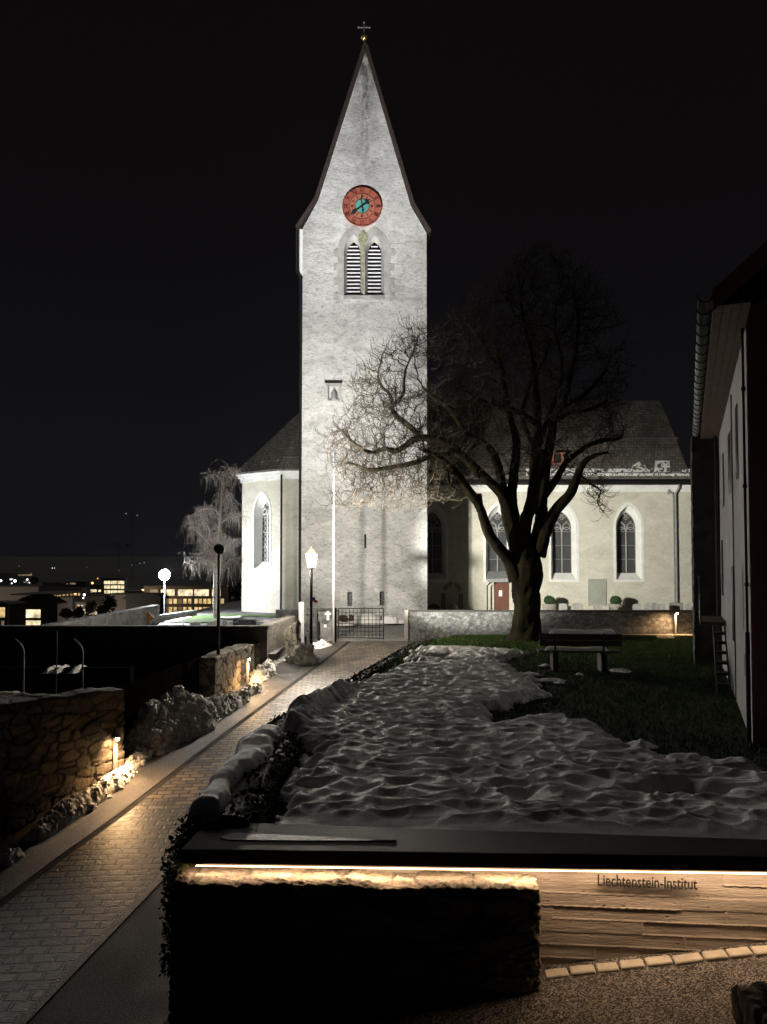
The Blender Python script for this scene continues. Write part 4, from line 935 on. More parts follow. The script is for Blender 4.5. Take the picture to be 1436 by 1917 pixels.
# snow cap on the near hedge
n, k = 130, 40; ys = np.linspace(6.28, 9.55, n); P = np.zeros((n, k, 3)); tt = np.linspace(-1, 1, k)
for i, y in enumerate(ys):
    f = (y-ys[0])/(ys[-1]-ys[0]); cxx = R_(y)-.04+.08*f+.035*math.sin(y*4.1); hw = .145+.035*math.sin(y*2.3+1)+.05*f; e = min(1, (i+1.5)/3, (n-i)/10)
    zt = lawn_z(0, y)+.20+.05*f
    P[i, :, 0] = cxx+hw*tt*(.85+.15*e); P[i, :, 1] = y; P[i, :, 2] = zt-.05+.17*e*np.sqrt(np.clip(1-np.abs(tt)**3.0, 0, 1))+.015*math.sin(y*5.2)
P[..., 2] += .05*(fbm(P[..., 0]*5, P[..., 1]*5, 3, 74)-.45); P[..., 0] += .06*(fbm(P[..., 1]*6, P[..., 0]*3, 3, 75)-.45)
o = grid_mesh('snow_mound', P, M_snow); tag(o, 'long lumpy snow cap on top of the near hedge', 'snow')
P0 = P[0]; m = MB(); m.add([tuple(p) for p in P0]+[(p[0], p[1]+.02, p[2]-.16) for p in P0], [(i, i+1, k+i+1, k+i) for i in range(k-1)]); m.build('snow_cut_face', M_snow, o)
# ivy at the end of the front wall
cen = np.stack([RNG.normal(-1.57, .022, 3200), RNG.uniform(5.5, 6.4, 3200), RNG.uniform(-3.0, -2.12, 3200)], -1); cen = cen[(cen[:, 0] < -1.5) | (cen[:, 2] < -2.36) & (cen[:, 0] < -1.42)]
o = leaf_cloud('ivy', cen, .012, surf('ivy_leaf', (.03, .05, .012), (.10, .12, .03), 12, .6, 0), .021); tag(o, 'ivy climbing the left end of the front rubble wall', 'ivy')

# ================================================================= SNOW HEAPS
def heap(name, spine, w, h, label, seed, chunk=.16, mat=None, ny=90, group=None, rough=1.0):
    """ploughed snow along a spine of (x, y): domed, broken into clods"""
    sp = np.array(spine, float); seg = np.hypot(*np.diff(sp, axis=0).T); cum = np.concatenate([[0], np.cumsum(seg)]); W_ = w if hasattr(w, '__len__') else [w]*len(sp); H_ = h if hasattr(h, '__len__') else [h]*len(sp)
    n = min(480, max(24, int(cum[-1]/.022))); s = np.linspace(0, cum[-1], n); cx = np.interp(s, cum, sp[:, 0]); cy = np.interp(s, cum, sp[:, 1]); ww = np.interp(s, cum, W_); hh = np.interp(s, cum, H_)
    tx, ty = np.gradient(cx, s), np.gradient(cy, s); l = np.hypot(tx, ty); nx, ny_ = -ty/l, tx/l; k = max(20, min(130, int(max(W_)*2/.022))); t = np.linspace(-1, 1, k)
    X = cx[:, None]+nx[:, None]*ww[:, None]*t; Y = cy[:, None]+ny_[:, None]*ww[:, None]*t
    Q = np.stack([X.ravel()/chunk, Y.ravel()/chunk], 1); f1, f2, cid = worley(Q, seed); f1 = f1.reshape(X.shape); cid = cid.reshape(X.shape)
    g1, g2, gid = worley(Q*2.3+7, seed+1); g1 = g1.reshape(X.shape); gid = gid.reshape(X.shape); k1 = worley(Q*5.1+3, seed+2)[0].reshape(X.shape)
    env = np.clip(1-np.abs(t)[None, :]**2.2, 0, 1)*np.ones_like(X); end = np.clip(np.minimum(s, cum[-1]-s)/(.5*np.maximum(ww, .01)), 0, 1)[:, None]**.6
    ragged = .4*(fbm(X*2.2, Y*2.2, 3, seed+4)-.45)
    z = hh[:, None]*(env*end*(1+ragged*1.6)-.06-.12*cid*rough)+rough*chunk*(1.15*np.sqrt(np.clip(.42-f1*f1, 0, 1))*(cid*.8+.2)+.42*np.sqrt(np.clip(.4-g1*g1, 0, 1))*(.3+gid)+.2*np.sqrt(np.clip(.4-k1*k1, 0, 1)))*np.clip(env*end*2.5, 0, 1)-.05*(1-env*end)-.02
    z += .035*rough*(fbm(X*18, Y*18, 4, seed+8)-.45)
    base = np.vectorize(path_z)(Y)
    mk = (z[:-1, :-1] > -.05) | (z[1:, 1:] > -.05)
    P = np.stack([X, Y, base+z], -1); n_, m_, _ = P.shape; idx = np.arange(n_*m_).reshape(n_, m_)
    q = np.stack([idx[:-1, :-1], idx[1:, :-1], idx[1:, 1:], idx[:-1, 1:]], -1).reshape(-1, 4)[mk.reshape(-1)]
    r = np.random.default_rng(seed); cand = P[(env*end > .04) & (z > -.02)]; area = cum[-1]*max(W_)*1.6; nc = int(min(1500, area*330*rough)); VS = [P.reshape(-1, 3)]; QS = [q]; b = n_*m_
    if nc and len(cand):                             # loose clods on the surface
        c = cand[r.integers(0, len(cand), nc)]; rr = np.minimum(chunk*.62, chunk*.11*np.exp(r.normal(0, .65, nc))*1.25); A = np.linspace(0, 2*np.pi, 9)[:-1]; B = np.linspace(-1.25, 1.25, 6)
        sp_ = np.array([(np.cos(bb)*np.cos(aa), np.cos(bb)*np.sin(aa), np.sin(bb)) for bb in B for aa in A]); jit = 1+r.normal(0, .17, (nc, len(sp_), 1)); sc = r.uniform(.7, 1.25, (nc, 1, 3))
        V = c[:, None]+sp_[None]*jit*sc*rr[:, None, None]; k = np.arange(8); k2 = (k+1) % 8; f = np.concatenate([np.stack([i*8+k, i*8+k2, i*8+8+k2, i*8+8+k], -1) for i in range(5)]+[np.array([[40, 41, 42, 43], [40, 43, 44, 47], [47, 44, 45, 46]])])
        QS.append((b+np.arange(nc)[:, None, None]*48+f[None]).reshape(-1, 4)); VS.append(V.reshape(-1, 3))
    o = raw_mesh(name, np.concatenate(VS), np.concatenate(QS), mat or M_snowd); tag(o, label, 'snow heap', group); return o
def PG(u, v): p = hit(u, v, lambda x, y: path_z(y)); return (p.x, p.y)
heap('snow_heap', [PG(262, 1415), PG(300, 1378), PG(345, 1362), PG(392, 1345)], [.45, .85, .85, .45], [.35, .78, .85, .35], 'big ploughed snow heap between the two stone walls', 101, .2)
heap('snow_heap', [PG(385, 1345), PG(425, 1325), PG(455, 1310)], [.5, .38, .2], [.5, .3, .18], 'clods of snow trailing off the big heap toward the second path light', 103, .14)
heap('snow_ridge', [PG(60, 1575), PG(110, 1540), PG(165, 1505), PG(215, 1470), PG(245, 1440), PG(272, 1415)], [.16, .26, .25, .22, .2, .2], [.12, .24, .22, .2, .22, .25], 'lit snow ridge at the foot of the nearest path light', 105, .11)
heap('snow_ridge', [PG(5, 1622), PG(40, 1600)], .12, .12, 'last small snow lump at the left end of the path edge', 107, .1)
heap('snow_ridge', [PG(445, 1312), PG(470, 1296), PG(485, 1288)], [.16, .22, .15], [.15, .22, .15], 'row of snow clods at the foot of the second path light', 109, .13)
heap('snow_ridge', [PG(478, 1278), PG(500, 1262), PG(515, 1250)], [.22, .3, .15], [.25, .38, .15], 'bright snow lump just beyond the second path light', 111, .16)
heap('snow_ridge', [PG(515, 1252), PG(535, 1238), PG(550, 1228)], [.12, .16, .1], [.1, .14, .1], 'low dull snow strip along the wall below the gate', 113, .12)
heap('snow_heap', [PG(537, 1240), PG(560, 1241), PG(590, 1243)], [.35, .55, .35], [.35, .52, .3], 'rounded snow heap at the foot of the lantern post', 115, .24)
heap('snow_heap', [PG(585, 1214), PG(612, 1207)], [.35, .3], [.16, .14], 'flat white snow heap in front of the gate pier', 117, .2, rough=.5)
heap('snow_lump', [(-2.02, 4.78), (-1.85, 4.88)], .13, .16, 'snow lump at the bottom edge of the dark path', 119, .12)
heap('snow_lump', [(-2.2, 5.02), (-2.14, 5.06)], .07, .12, 'smaller snow lump behind the one at the bottom edge of the path', 121, .1)
# ================================================================= BARE TREE
YTR = 27.2
def tp(u, v, dy=0): return at(u, v, YTR+dy)
limbs = [  # (u, v, depth offset, radius)
 [(985,1200,0,.62),(985,1180,0,.50),(987,1140,0,.47),(986,1100,0,.50),(985,1065,0,.56),(985,1035,0,.50),(986,1015,0,.30),(986,1003,0,.08)],
 [(968,1085,-.1,.30),(954,1051,-.2,.21),(921,1011,-.4,.20),(909,979,-.6,.175),(893,938,-.8,.16),(861,894,-1.1,.13),(835,868,-1.3,.11),(815,850,-1.5,.085),(790,842,-1.8,.06)],
 [(970,1040,0,.28),(957,983,.1,.25),(948,945,.1,.22),(938,925,0,.18),(921,905,-.1,.17),(881,868,-.3,.16),(841,834,-.4,.145),(800,820,-.5,.13),(775,822,-.6,.12),(757,835,-.6,.10),(740,845,-.7,.09),(722,840,-.7,.08),(696,847,-.8,.065),(665,832,-.8,.05),(647,813,-.9,.035),(632,800,-1,.02)],
 [(788,820,-.5,.11),(770,800,-.5,.10),(751,786,-.4,.09),(738,772,-.4,.075),(730,740,-.4,.06),(711,722,-.3,.045),(705,700,-.3,.03)],
 [(730,766,-.4,.07),(752,740,-.6,.055),(757,715,-.6,.05),(762,690,-.7,.035),(772,665,-.8,.025)],
 [(841,850,-.6,.12),(800,855,-.9,.10),(772,866,-1.1,.09),(726,877,-1.3,.075),(690,881,-1.5,.055),(659,868,-1.6,.04),(640,868,-1.7,.025)],
 [(968,985,.2,.22),(958,935,.3,.20),(962,895,.4,.18),(966,841,.5,.15),(960,800,.7,.12),(950,750,.9,.09),(940,700,1.2,.06),(930,650,1.4,.035)],
 [(945,930,.2,.17),(934,874,.3,.155),(913,837,.2,.14),(873,813,.2,.125),(855,780,.3,.10),(835,760,.3,.085),(812,745,.4,.06),(790,720,.5,.04)],
 [(984,1030,-.1,.26),(982,985,-.2,.24),(996,930,-.3,.21),(1002,861,-.3,.18),(1006,801,-.2,.15),(1004,740,0,.12),(1000,680,.1,.09),(985,620,.2,.06),(975,560,.3,.035)],
 [(1000,1030,.2,.28),(1012,975,.2,.24),(1016,920,.2,.20),(1024,861,.3,.18),(1035,801,.3,.15),(1052,760,.4,.12),(1066,715,.5,.095),(1078,660,.6,.07),(1082,600,.7,.045),(1075,550,.8,.03)],
 [(1008,1040,-.2,.25),(1020,1000,-.3,.23),(1040,955,-.5,.20),(1068,922,-.7,.17),(1083,888,-.8,.13),(1098,862,-.9,.10),(1125,848,-1,.06),(1140,845,-1,.04)],
 [(1020,925,.4,.14),(1045,890,.6,.12),(1065,860,.7,.10),(1095,838,.9,.09),(1131,824,1.1,.08),(1150,822,1.2,.07),(1164,818,1.2,.05)],
 [(1006,800,-.2,.12),(985,778,-.5,.10),(960,765,-.8,.085),(925,760,-1.1,.07),(895,745,-1.3,.05),(860,720,-1.4,.035)],
 [(1024,861,.3,.13),(1000,830,.7,.11),(980,790,1.1,.09),(985,740,1.5,.07),(1010,690,1.9,.05),(1030,640,2.1,.03)],
 [(1052,760,.4,.10),(1085,745,.9,.085),(1115,720,1.2,.06),(1135,690,1.4,.04)],
 [(1040,790,.3,.10),(1070,770,-.4,.08),(1110,765,-.9,.06),(1140,750,-1.2,.04)],
 [(945,700,1.2,.05),(915,660,.8,.04),(890,620,.4,.03)],
 [(1002,861,-.3,.10),(1020,800,-1.0,.085),(1045,740,-1.5,.07),(1050,680,-1.9,.05),(1040,620,-2.2,.035)],
 [(1083,888,-.8,.05),(1105,905,-1,.035),(1125,918,-1.1,.028),(1118,940,-1.1,.02),(1130,960,-1.1,.015)],
 [(835,868,-1.2,.06),(842,905,-1.3,.05),(858,918,-1.3,.045),(868,925,-1.3,.03)],
]
LM = [[(tp(u, v, d), r) for u, v, d, r in l] for l in limbs]
def smooth_line(pts, step=.12, wob=.03, seed=0):
    P = np.array([tuple(p) for p, _ in pts]); r = np.array([q for _, q in pts]); seg = np.linalg.norm(np.diff(P, axis=0), axis=1); c = np.concatenate([[0], np.cumsum(seg)])
    s = np.arange(0, c[-1], step)
    # Catmull-Rom through the joints
    out = []
    for t in s:
        i = min(np.searchsorted(c, t, side='right')-1, len(P)-2); f = (t-c[i])/max(seg[i], 1e-6)
        p0, p1, p2, p3 = P[max(i-1, 0)], P[i], P[i+1], P[min(i+2, len(P)-1)]
        out.append(.5*((2*p1)+(-p0+p2)*f+(2*p0-5*p1+4*p2-p3)*f*f+(-p0+3*p1-3*p2+p3)*f**3))
    out = np.array(out); rr = np.interp(s, c, r); w = wob*np.minimum(rr/.08, 1)[:, None]*0+wob
    rg = np.random.default_rng(seed); ph = rg.uniform(0, 6, 6); fr = rg.uniform(1.5, 4, 6)
    for k in range(6): out[:, k % 3] += wob*.5*np.sin(s*fr[k]+ph[k])
    return out, rr
tree = thing('bare_tree', (tp(985, 1190).x, YTR, lawn_z(5, YTR)), 'large bare winter tree with a thick forking trunk, standing before the churchyard wall', 'tree')
lines = [smooth_line(l, .12, .035 if i else .0, i) for i, l in enumerate(LM)]
# limbs mesh with knobbly bark
def tubes_np(paths, radii, nside, knob=0.0, seed=0):
    V = []; Q = []; b = 0
    for P, r in zip(paths, radii):
        n = len(P)
        if n < 2: continue
        T = np.gradient(P, axis=0); T /= (np.linalg.norm(T, axis=1, keepdims=True)+1e-9)
        ref = np.array([.37, .83, .42]); A = np.cross(T, ref); A /= (np.linalg.norm(A, axis=1, keepdims=True)+1e-9); B = np.cross(T, A)
        a = np.arange(nside)*2*np.pi/nside
        rr = np.asarray(r)[:, None]*np.ones(nside)
        if knob:
            z = P[:, 2:3]*3+0*a; rr = rr*(1+knob*(fbm(np.cos(a)[None, :]*2.2+P[:, :1]*2, z+np.sin(a)[None, :]*2.2, 4, seed)-.45)*2)
        ring = P[:, None]+rr[..., None]*(np.cos(a)[None, :, None]*A[:, None]+np.sin(a)[None, :, None]*B[:, None])
        V.append(ring.reshape(-1, 3)); i = np.arange(n-1)[:, None]*nside; k = np.arange(nside)[None]; k2 = (k+1) % nside
        Q.append(np.stack([b+i+k, b+i+k2, b+i+nside+k2, b+i+nside+k], -1).reshape(-1, 4)); b += n*nside
    return np.concatenate(V), np.concatenate(Q)
V, Q = tubes_np([lines[0][0]], [lines[0][1]], 40, .25, 3)
fl = lines[0][0][0][2]; low = V[:, 2] < fl+.7
V[:, 0] += np.where(low, (V[:, 0]-lines[0][0][0][0])*.22*(1-(V[:, 2]-fl)/.7), 0)
raw_mesh('trunk', V, Q, M_bark, tree)
V, Q = tubes_np([l[0] for l in lines[1:]], [l[1] for l in lines[1:]], 14, .28, 4)
lb = raw_mesh('limb', V, Q, M_bark, tree)
# stubs of sawn limbs
for a_, r_ in ((np.array([tuple(tp(899, 958, -.75)), tuple(tp(897, 938, -.8)), tuple(tp(896, 924, -.8))]), [.14, .12, .10]), (np.array([tuple(tp(972, 1010, .1)), tuple(tp(971, 985, .1)), tuple(tp(970, 979, .1))]), [.12, .09, .05])):
    V, Q = tubes_np([a_], [r_], 10, .25, 5); raw_mesh('limb_stub', V, Q, M_bark, tree)
# crown: branches grow into the space of the crown
outline = [(604,905),(612,865),(603,830),(622,800),(630,760),(650,720),(672,682),(700,655),(735,622),(775,600),(800,612),(835,600),(850,585),(880,560),(905,535),(930,500),(970,475),(1010,460),(1050,468),(1090,492),(1130,540),(1160,590),(1180,650),(1176,720),(1160,770),(1172,810),(1150,850),(1140,905),(1125,955),(1100,925),(1060,880),(1000,870),(960,900),(930,900),(880,905),(858,948),(820,935),(790,960),(740,950),(690,960),(650,950),(620,955)]
ol = np.array(outline, float); rg = np.random.default_rng(11)
pts = []; 
while len(pts) < 3900:
    u = rg.uniform(600, 1182, 4000); v = rg.uniform(455, 962, 4000); ins = in_poly(u, v, [tuple(p) for p in outline]); u, v = u[ins], v[ins]
    d = sdist(u, v, [tuple(p) for p in outline]); wdt = 3.9*np.sqrt(np.clip(d/150, .02, 1)); dy = rg.uniform(-1, 1, len(u))*wdt
    keep_ = fbm(u/70, v/70, 3, 12) > .36
    for a, b, c in zip(u[keep_], v[keep_], dy[keep_]): pts.append(tuple(tp(a, b, c)))
pts = np.array(pts[:3900])
node = []; par = []; minr = []
for P, r in lines[1:]:
    for i in range(0, len(P)):
        node.append(P[i]); par.append(len(node)-2 if i else -1); minr.append(r[i])
nL = len(node); node = np.array(node); par = list(par); minr = list(minr)
best = np.full(len(pts), 1e9); bi = np.zeros(len(pts), int); alive = np.ones(len(pts), bool)
def upd(lo, hi):
    global best, bi
    for s in range(lo, hi, 400):
        e = min(hi, s+400); D = np.linalg.norm(pts[:, None]-node[None, s:e], axis=2); k = D.argmin(1); d = D[np.arange(len(pts)), k]; m_ = d < best
        best = np.where(m_, d, best); bi = np.where(m_, k+s, bi)
upd(0, nL); alive &= best > .25
STEP = .17
for it in range(70):
    act = alive & (best < 2.6)
    if not act.any(): break
    ids = bi[act]; dirs = pts[act]-node[ids]; dirs /= np.linalg.norm(dirs, axis=1, keepdims=True)+1e-9
    un, inv = np.unique(ids, return_inverse=True); sm = np.zeros((len(un), 3)); np.add.at(sm, inv, dirs)
    sm /= np.linalg.norm(sm, axis=1, keepdims=True)+1e-9; sm += rg.normal(0, .30, sm.shape)+np.array([0, 0, .04]); sm /= np.linalg.norm(sm, axis=1, keepdims=True)
    new = node[un]+sm*STEP; lo = len(node); node = np.concatenate([node, new]); par += list(un); minr += [0]*len(un); upd(lo, len(node)); alive &= best > .24
N_ = len(node); par = np.array(par); load = np.zeros(N_); kids = [[] for _ in range(N_)]
for i in range(N_):
    if par[i] >= 0: kids[par[i]].append(i)
acc = np.zeros(N_)
for i in range(N_-1, nL-1, -1):
    acc[i] = max(acc[i], .0)+(.0085**2.3 if not kids[i] else 0)
    acc[par[i]] += acc[i] if par[i] >= nL else 0
rad = np.maximum(acc**(1/2.3), .011)*1.1
paths = []; rads = []; done = np.zeros(N_, bool)
tipd = np.zeros(N_)
for i in range(N_-1, nL-1, -1):
    tipd[par[i]] = max(tipd[par[i]], tipd[i]+1)
for i in range(nL, N_):
    p = par[i]
    if p >= nL and done[p] is np.True_ and False: pass
    if p < nL or max(kids[p], key=lambda k: tipd[k]) != i:          # chain start
        ch = [p, i]; j = i
        while kids[j]:
            j = max(kids[j], key=lambda k: tipd[k]); ch.append(j)
        paths.append(node[ch]); rads.append(np.concatenate([[rad[ch[1]]], rad[ch[1:]]]))
V, Q = tubes_np(paths, rads, 5, 0); br = raw_mesh('branches', V, Q, M_twig, tree); br['kind'] = 'stuff'
# curly twigs, upturned at the ends
tips = np.arange(nL, N_); src = np.concatenate([tips[rad[tips] < .03], np.array([i for i in range(nL) if minr[i] < .10]*2)])
nT = len(src); print('nodes', N_, 'twigs', nT)
K = 7; p = node[src]; pd = np.where(par[src][:, None] >= 0, p-node[np.maximum(par[src], 0)], np.array([0, 0, 1.])); pd /= np.linalg.norm(pd, axis=1, keepdims=True)+1e-9
ctr = np.array(tuple(tp(950, 760))); outw = p-ctr; outw /= np.linalg.norm(outw, axis=1, keepdims=True)+1e-9
d = rg.normal(0, .8, (nT, 3))+pd*.4+outw*.55+np.array([0, 0, -.25]); d /= np.linalg.norm(d, axis=1, keepdims=True)
ln = rg.uniform(.25, .85, nT)/K; ax = rg.normal(0, 1, (nT, 3)); P = np.zeros((nT, K+1, 3)); P[:, 0] = p
for k in range(K):
    d = d+np.cross(ax, d)*.10+np.array([0, 0, .16])+rg.normal(0, .12, (nT, 3)); d /= np.linalg.norm(d, axis=1, keepdims=True); P[:, k+1] = P[:, k]+d*ln[:, None]
def fine_tubes(P, r0, r1):
    n, k, _ = P.shape; T = np.gradient(P, axis=1); T /= np.linalg.norm(T, axis=2, keepdims=True)+1e-9; A = np.cross(T, np.array([.4, .8, .45])); A /= np.linalg.norm(A, axis=2, keepdims=True)+1e-9; B = np.cross(T, A)
    r = (r0+(r1-r0)*np.linspace(0, 1, k))[None, :, None]; V = np.stack([P+r*(math.cos(a)*A+math.sin(a)*B) for a in (0, 2.09, 4.19)], 2).reshape(-1, 3)
    i = (np.arange(n)[:, None, None]*k+np.arange(k-1)[None, :, None])*3; s = np.arange(3)[None, None]; s2 = (s+1) % 3
    return V, np.stack([i+s, i+s2, i+3+s2, i+3+s], -1).reshape(-1, 4)
sub = rg.integers(0, nT, int(nT*.9)); kk = rg.integers(2, K, len(sub)); p2 = P[sub, kk]; d = (P[sub, kk]-P[sub, kk-1]); d /= np.linalg.norm(d, axis=1, keepdims=True); d += rg.normal(0, .7, d.shape); K2 = 5
Pb = np.zeros((len(sub), K2, 3)); Pb[:, 0] = p2; l2 = rg.uniform(.03, .07, len(sub))
for k in range(1, K2):
    d = d+np.array([0, 0, .25])+rg.normal(0, .15, d.shape); d /= np.linalg.norm(d, axis=1, keepdims=True); Pb[:, k] = Pb[:, k-1]+d*l2[:, None]
V1, Q1 = fine_tubes(P, .0092, .005); V2, Q2 = fine_tubes(Pb, .007, .0045)
tw = raw_mesh('crown', np.concatenate([V1, V2]), np.concatenate([Q1, Q2+len(V1)]), M_twig, tree)

# ================================================================= BIRCH
YB = 38.5
def bp_(u, v, d=0): return at(u, v, YB+d)
birch = thing('birch_tree', tuple(bp_(404, 1163)), 'leafless weeping birch lit white beside the choir', 'tree')
bl = [[(404,1166,0,.13),(403,1120,0,.115),(404,1070,0,.10),(405,1040,0,.09),(400,1030,0,.06)],
      [(404,1050,0,.09),(410,1010,.1,.08),(412,970,.1,.07),(415,930,0,.055),(417,900,-.1,.04),(423,885,-.1,.03),(428,878,-.1,.025),(434,882,0,.02),(436,895,0,.012)],
      [(404,1045,0,.06),(396,1010,-.2,.05),(392,990,-.3,.04),(383,975,-.3,.03),(372,965,-.3,.02),(358,985,-.4,.012)],
      [(399,1025,-.1,.05),(380,1005,-.6,.035),(365,990,-.7,.02),(356,984,-.8,.01)],
      [(414,980,.1,.045),(428,968,.3,.03),(443,961,.4,.02),(450,965,.4,.012)],
      [(412,965,.1,.04),(402,955,.2,.03),(390,953,.3,.02),(372,957,.4,.015),(365,968,.4,.01)],
      [(416,905,0,.03),(408,893,.1,.02),(400,888,.1,.015),(394,895,.2,.01)],
      [(415,925,0,.03),(428,925,.3,.02),(434,940,.3,.012),(434,955,.3,.01)],
      [(405,1060,0,.05),(385,1050,.5,.035),(360,1055,.9,.02),(345,1052,1,.012)],
      [(406,1040,0,.05),(425,1020,.6,.035),(440,1010,.9,.02),(452,1020,1,.012)],
      [(406,1075,0,.05),(430,1050,-.5,.035),(448,1045,-.8,.02)],
      [(398,1020,0,.04),(385,1030,-.9,.03),(370,1040,-1.2,.015)]]
BL = [smooth_line([(bp_(u, v, d), r) for u, v, d, r in l], .08, .02, 30+i) for i, l in enumerate(bl)]
V, Q = tubes_np([BL[0][0]], [BL[0][1]], 12, .1, 2); raw_mesh('trunk', V, Q, M_birch, birch)
V, Q = tubes_np([b[0] for b in BL[1:]], [b[1] for b in BL[1:]], 7, .1, 2); raw_mesh('branch', V, Q, surf('birch_limb', (.35, .32, .30), (.55, .52, .5), 5, .8, 0), birch)
rb = np.random.default_rng(5); st = np.concatenate([b[0][2:] for b in BL[1:]]); src = st[rb.integers(0, len(st), 620)]
K = 8; P = np.zeros((620, K, 3)); P[:, 0] = src; d = rb.normal(0, 1, (620, 3)); d[:, 2] = np.abs(d[:, 2])*.9+.2; d /= np.linalg.norm(d, axis=1, keepdims=True); l = rb.uniform(.035, .095, 620)
for k in range(1, K):
    d = d+np.array([0, 0, -.17])+rb.normal(0, .08, d.shape); d /= np.linalg.norm(d, axis=1, keepdims=True); P[:, k] = P[:, k-1]+d*l[:, None]
s2 = P[:, 2:].reshape(-1, 3); n2 = 1500; s2 = s2[rb.integers(0, len(s2), n2)]; K2 = 8; P2 = np.zeros((n2, K2, 3)); P2[:, 0] = s2; d = rb.normal(0, .7, (n2, 3)); l = rb.uniform(.05, .15, n2)
for k in range(1, K2):
    d = d*.8+np.array([0, 0, -.35])+rb.normal(0, .12, d.shape); d /= np.linalg.norm(d, axis=1, keepdims=True); P2[:, k] = P2[:, k-1]+d*l[:, None]
P2[..., 2] = np.maximum(P2[..., 2], -2.0+.8*rb.random(n2)[:, None])
V1, Q1 = fine_tubes(P, .010, .006); V2, Q2 = fine_tubes(P2, .006, .004)
raw_mesh('crown', np.concatenate([V1, V2]), np.concatenate([Q1, Q2+len(V1)]), M_birchtwig, birch)

# ================================================================= LAMPS
# lantern by the gate
lx, ly = -2.507, 26.0; lz = path_z(ly); LZ0, LZ1 = at(583, 1062, ly).z, at(583, 1037, ly).z
lan = thing('street_lantern', (lx, ly, lz), 'glowing lantern on a dark pole beside the gate pier', 'lantern')
MB().lathe((lx, ly, lz), [(.09, 0), (.09, .5), (.055, .56), (.05, 1.8), (.05, LZ0-lz-.08), (.07, LZ0-lz-.06), (.03, LZ0-lz)], 12).build('pole', M_dark, lan, smooth=False)
m = MB(); r0, r1 = .105, .175
def sq(r, z): return [(lx-r, ly-r, z), (lx+r, ly-r, z), (lx+r, ly+r, z), (lx-r, ly+r, z)]
m.add(sq(r0, LZ0)+sq(r1, LZ1), [(0, 1, 5, 4), (1, 2, 6, 5), (2, 3, 7, 6), (3, 0, 4, 7), (3, 2, 1, 0)]); m.build('lantern_glass', M_bulb, lan)
m = MB()
for i in range(4): m.tube([sq(r0+.006, LZ0)[i], sq(r1+.006, LZ1)[i]], .009, 4)
m.add(sq(r1+.03, LZ1)+sq(.10, LZ1+.13)+sq(.09, LZ1+.16), [(3, 2, 1, 0), (0, 1, 5, 4), (1, 2, 6, 5), (2, 3, 7, 6), (3, 0, 4, 7), (4, 5, 9, 8), (5, 6, 10, 9), (6, 7, 11, 10), (7, 4, 8, 11), (8, 9, 10, 11)])
m.tube([(lx, ly, LZ1+.15), (lx, ly, LZ1+.27)], [.02, .006], 6); m.tube([(lx, ly, LZ0-.03), (lx, ly, LZ0+.004)], .11, 8); m.build('lantern_frame', surf('copper_frame', (.10, .05, .035), (.14, .08, .05), 5, .5, .1), lan)
lamp('POINT', 'lantern_bulb', (lx, ly, (LZ0+LZ1)/2), (1, .90, .76), 1900, lan, shadow_soft_size=.07)
# small enamel signs on its pole
m = MB(); a = at(584, 1122, ly-.07); m.box(a.x-.01, a.x+.12, ly-.075, ly-.06, a.z-.05, a.z+.07); m.build('blue_plate', surf('blue_enamel', (.03, .06, .35), None, 3, .4, 0), lan)
m = MB(); a = at(591, 1126, ly-.09); Mr = Matrix.Translation((a.x, ly-.085, a.z)); m.lathe((a.x, ly-.09, a.z), [(.001, 0), (.045, 0), (.045, .012), (.001, .012)], 16, M=Matrix.Rotation(math.radians(90), 4, 'X')); m.v = [((x-a.x)*1.7+a.x, y, z) for x, y, z in m.v]; m.build('red_plate', surf('red_enamel', (.5, .02, .02), None, 3, .4, 0), lan)
m = MB(); m.tube([(lx, ly, LZ0-.02), (lx, ly, LZ0-.02)], .01, 4)
# floodlight (seen from behind) that lights the tower
fx, fy, fz = -4.64, 21.1, at(410, 1028, 21.1).z
fl_ = thing('floodlight_mast', (fx, fy, -4.0), 'black floodlight mast with a round head turned to the tower', 'floodlight')
MB().tube([(fx, fy, -4.9), (fx, fy, fz-.1)], [.055, .04], 10).build('mast', M_black, fl_)
m = MB(); rr_ = .155; m.lathe((0, 0, 0), [(.03, -.09), (rr_*.7, -.07), (rr_, -.02), (rr_, .03), (rr_*.96, .03)], 28, M=Matrix.Translation((fx, fy, fz)) @ Matrix.Rotation(math.radians(-62), 4, 'X') @ Matrix.Rotation(math.radians(12), 4, 'Y')); m.build('lamp_head', M_black, fl_, smooth=False)
COOL = (1, .985, .965)
src_ = Vector((fx+.06, fy+.14, fz+.07))
lamp('SPOT', 'flood_upper', src_, COOL, 12800, fl_, to=(-.9, 36, 12.5), spot_size=math.radians(70), spot_blend=1.0, shadow_soft_size=.13)
lamp('SPOT', 'flood_lower', src_, (1, .97, .88), 6300, fl_, to=(.9, 36, 5.6), spot_size=math.radians(66), spot_blend=.4, shadow_soft_size=.17)
lamp('SPOT', 'flood_nave', src_, (1, .98, .86), 30000, fl_, to=(12.6, 42, 1.2), spot_size=math.radians(37), spot_blend=.5, shadow_soft_size=.12)
lamp('SPOT', 'flood_apex', src_, COOL, 26000, fl_, to=(-1.0, 36, 21), spot_size=math.radians(34), spot_blend=1.0, shadow_soft_size=.12)
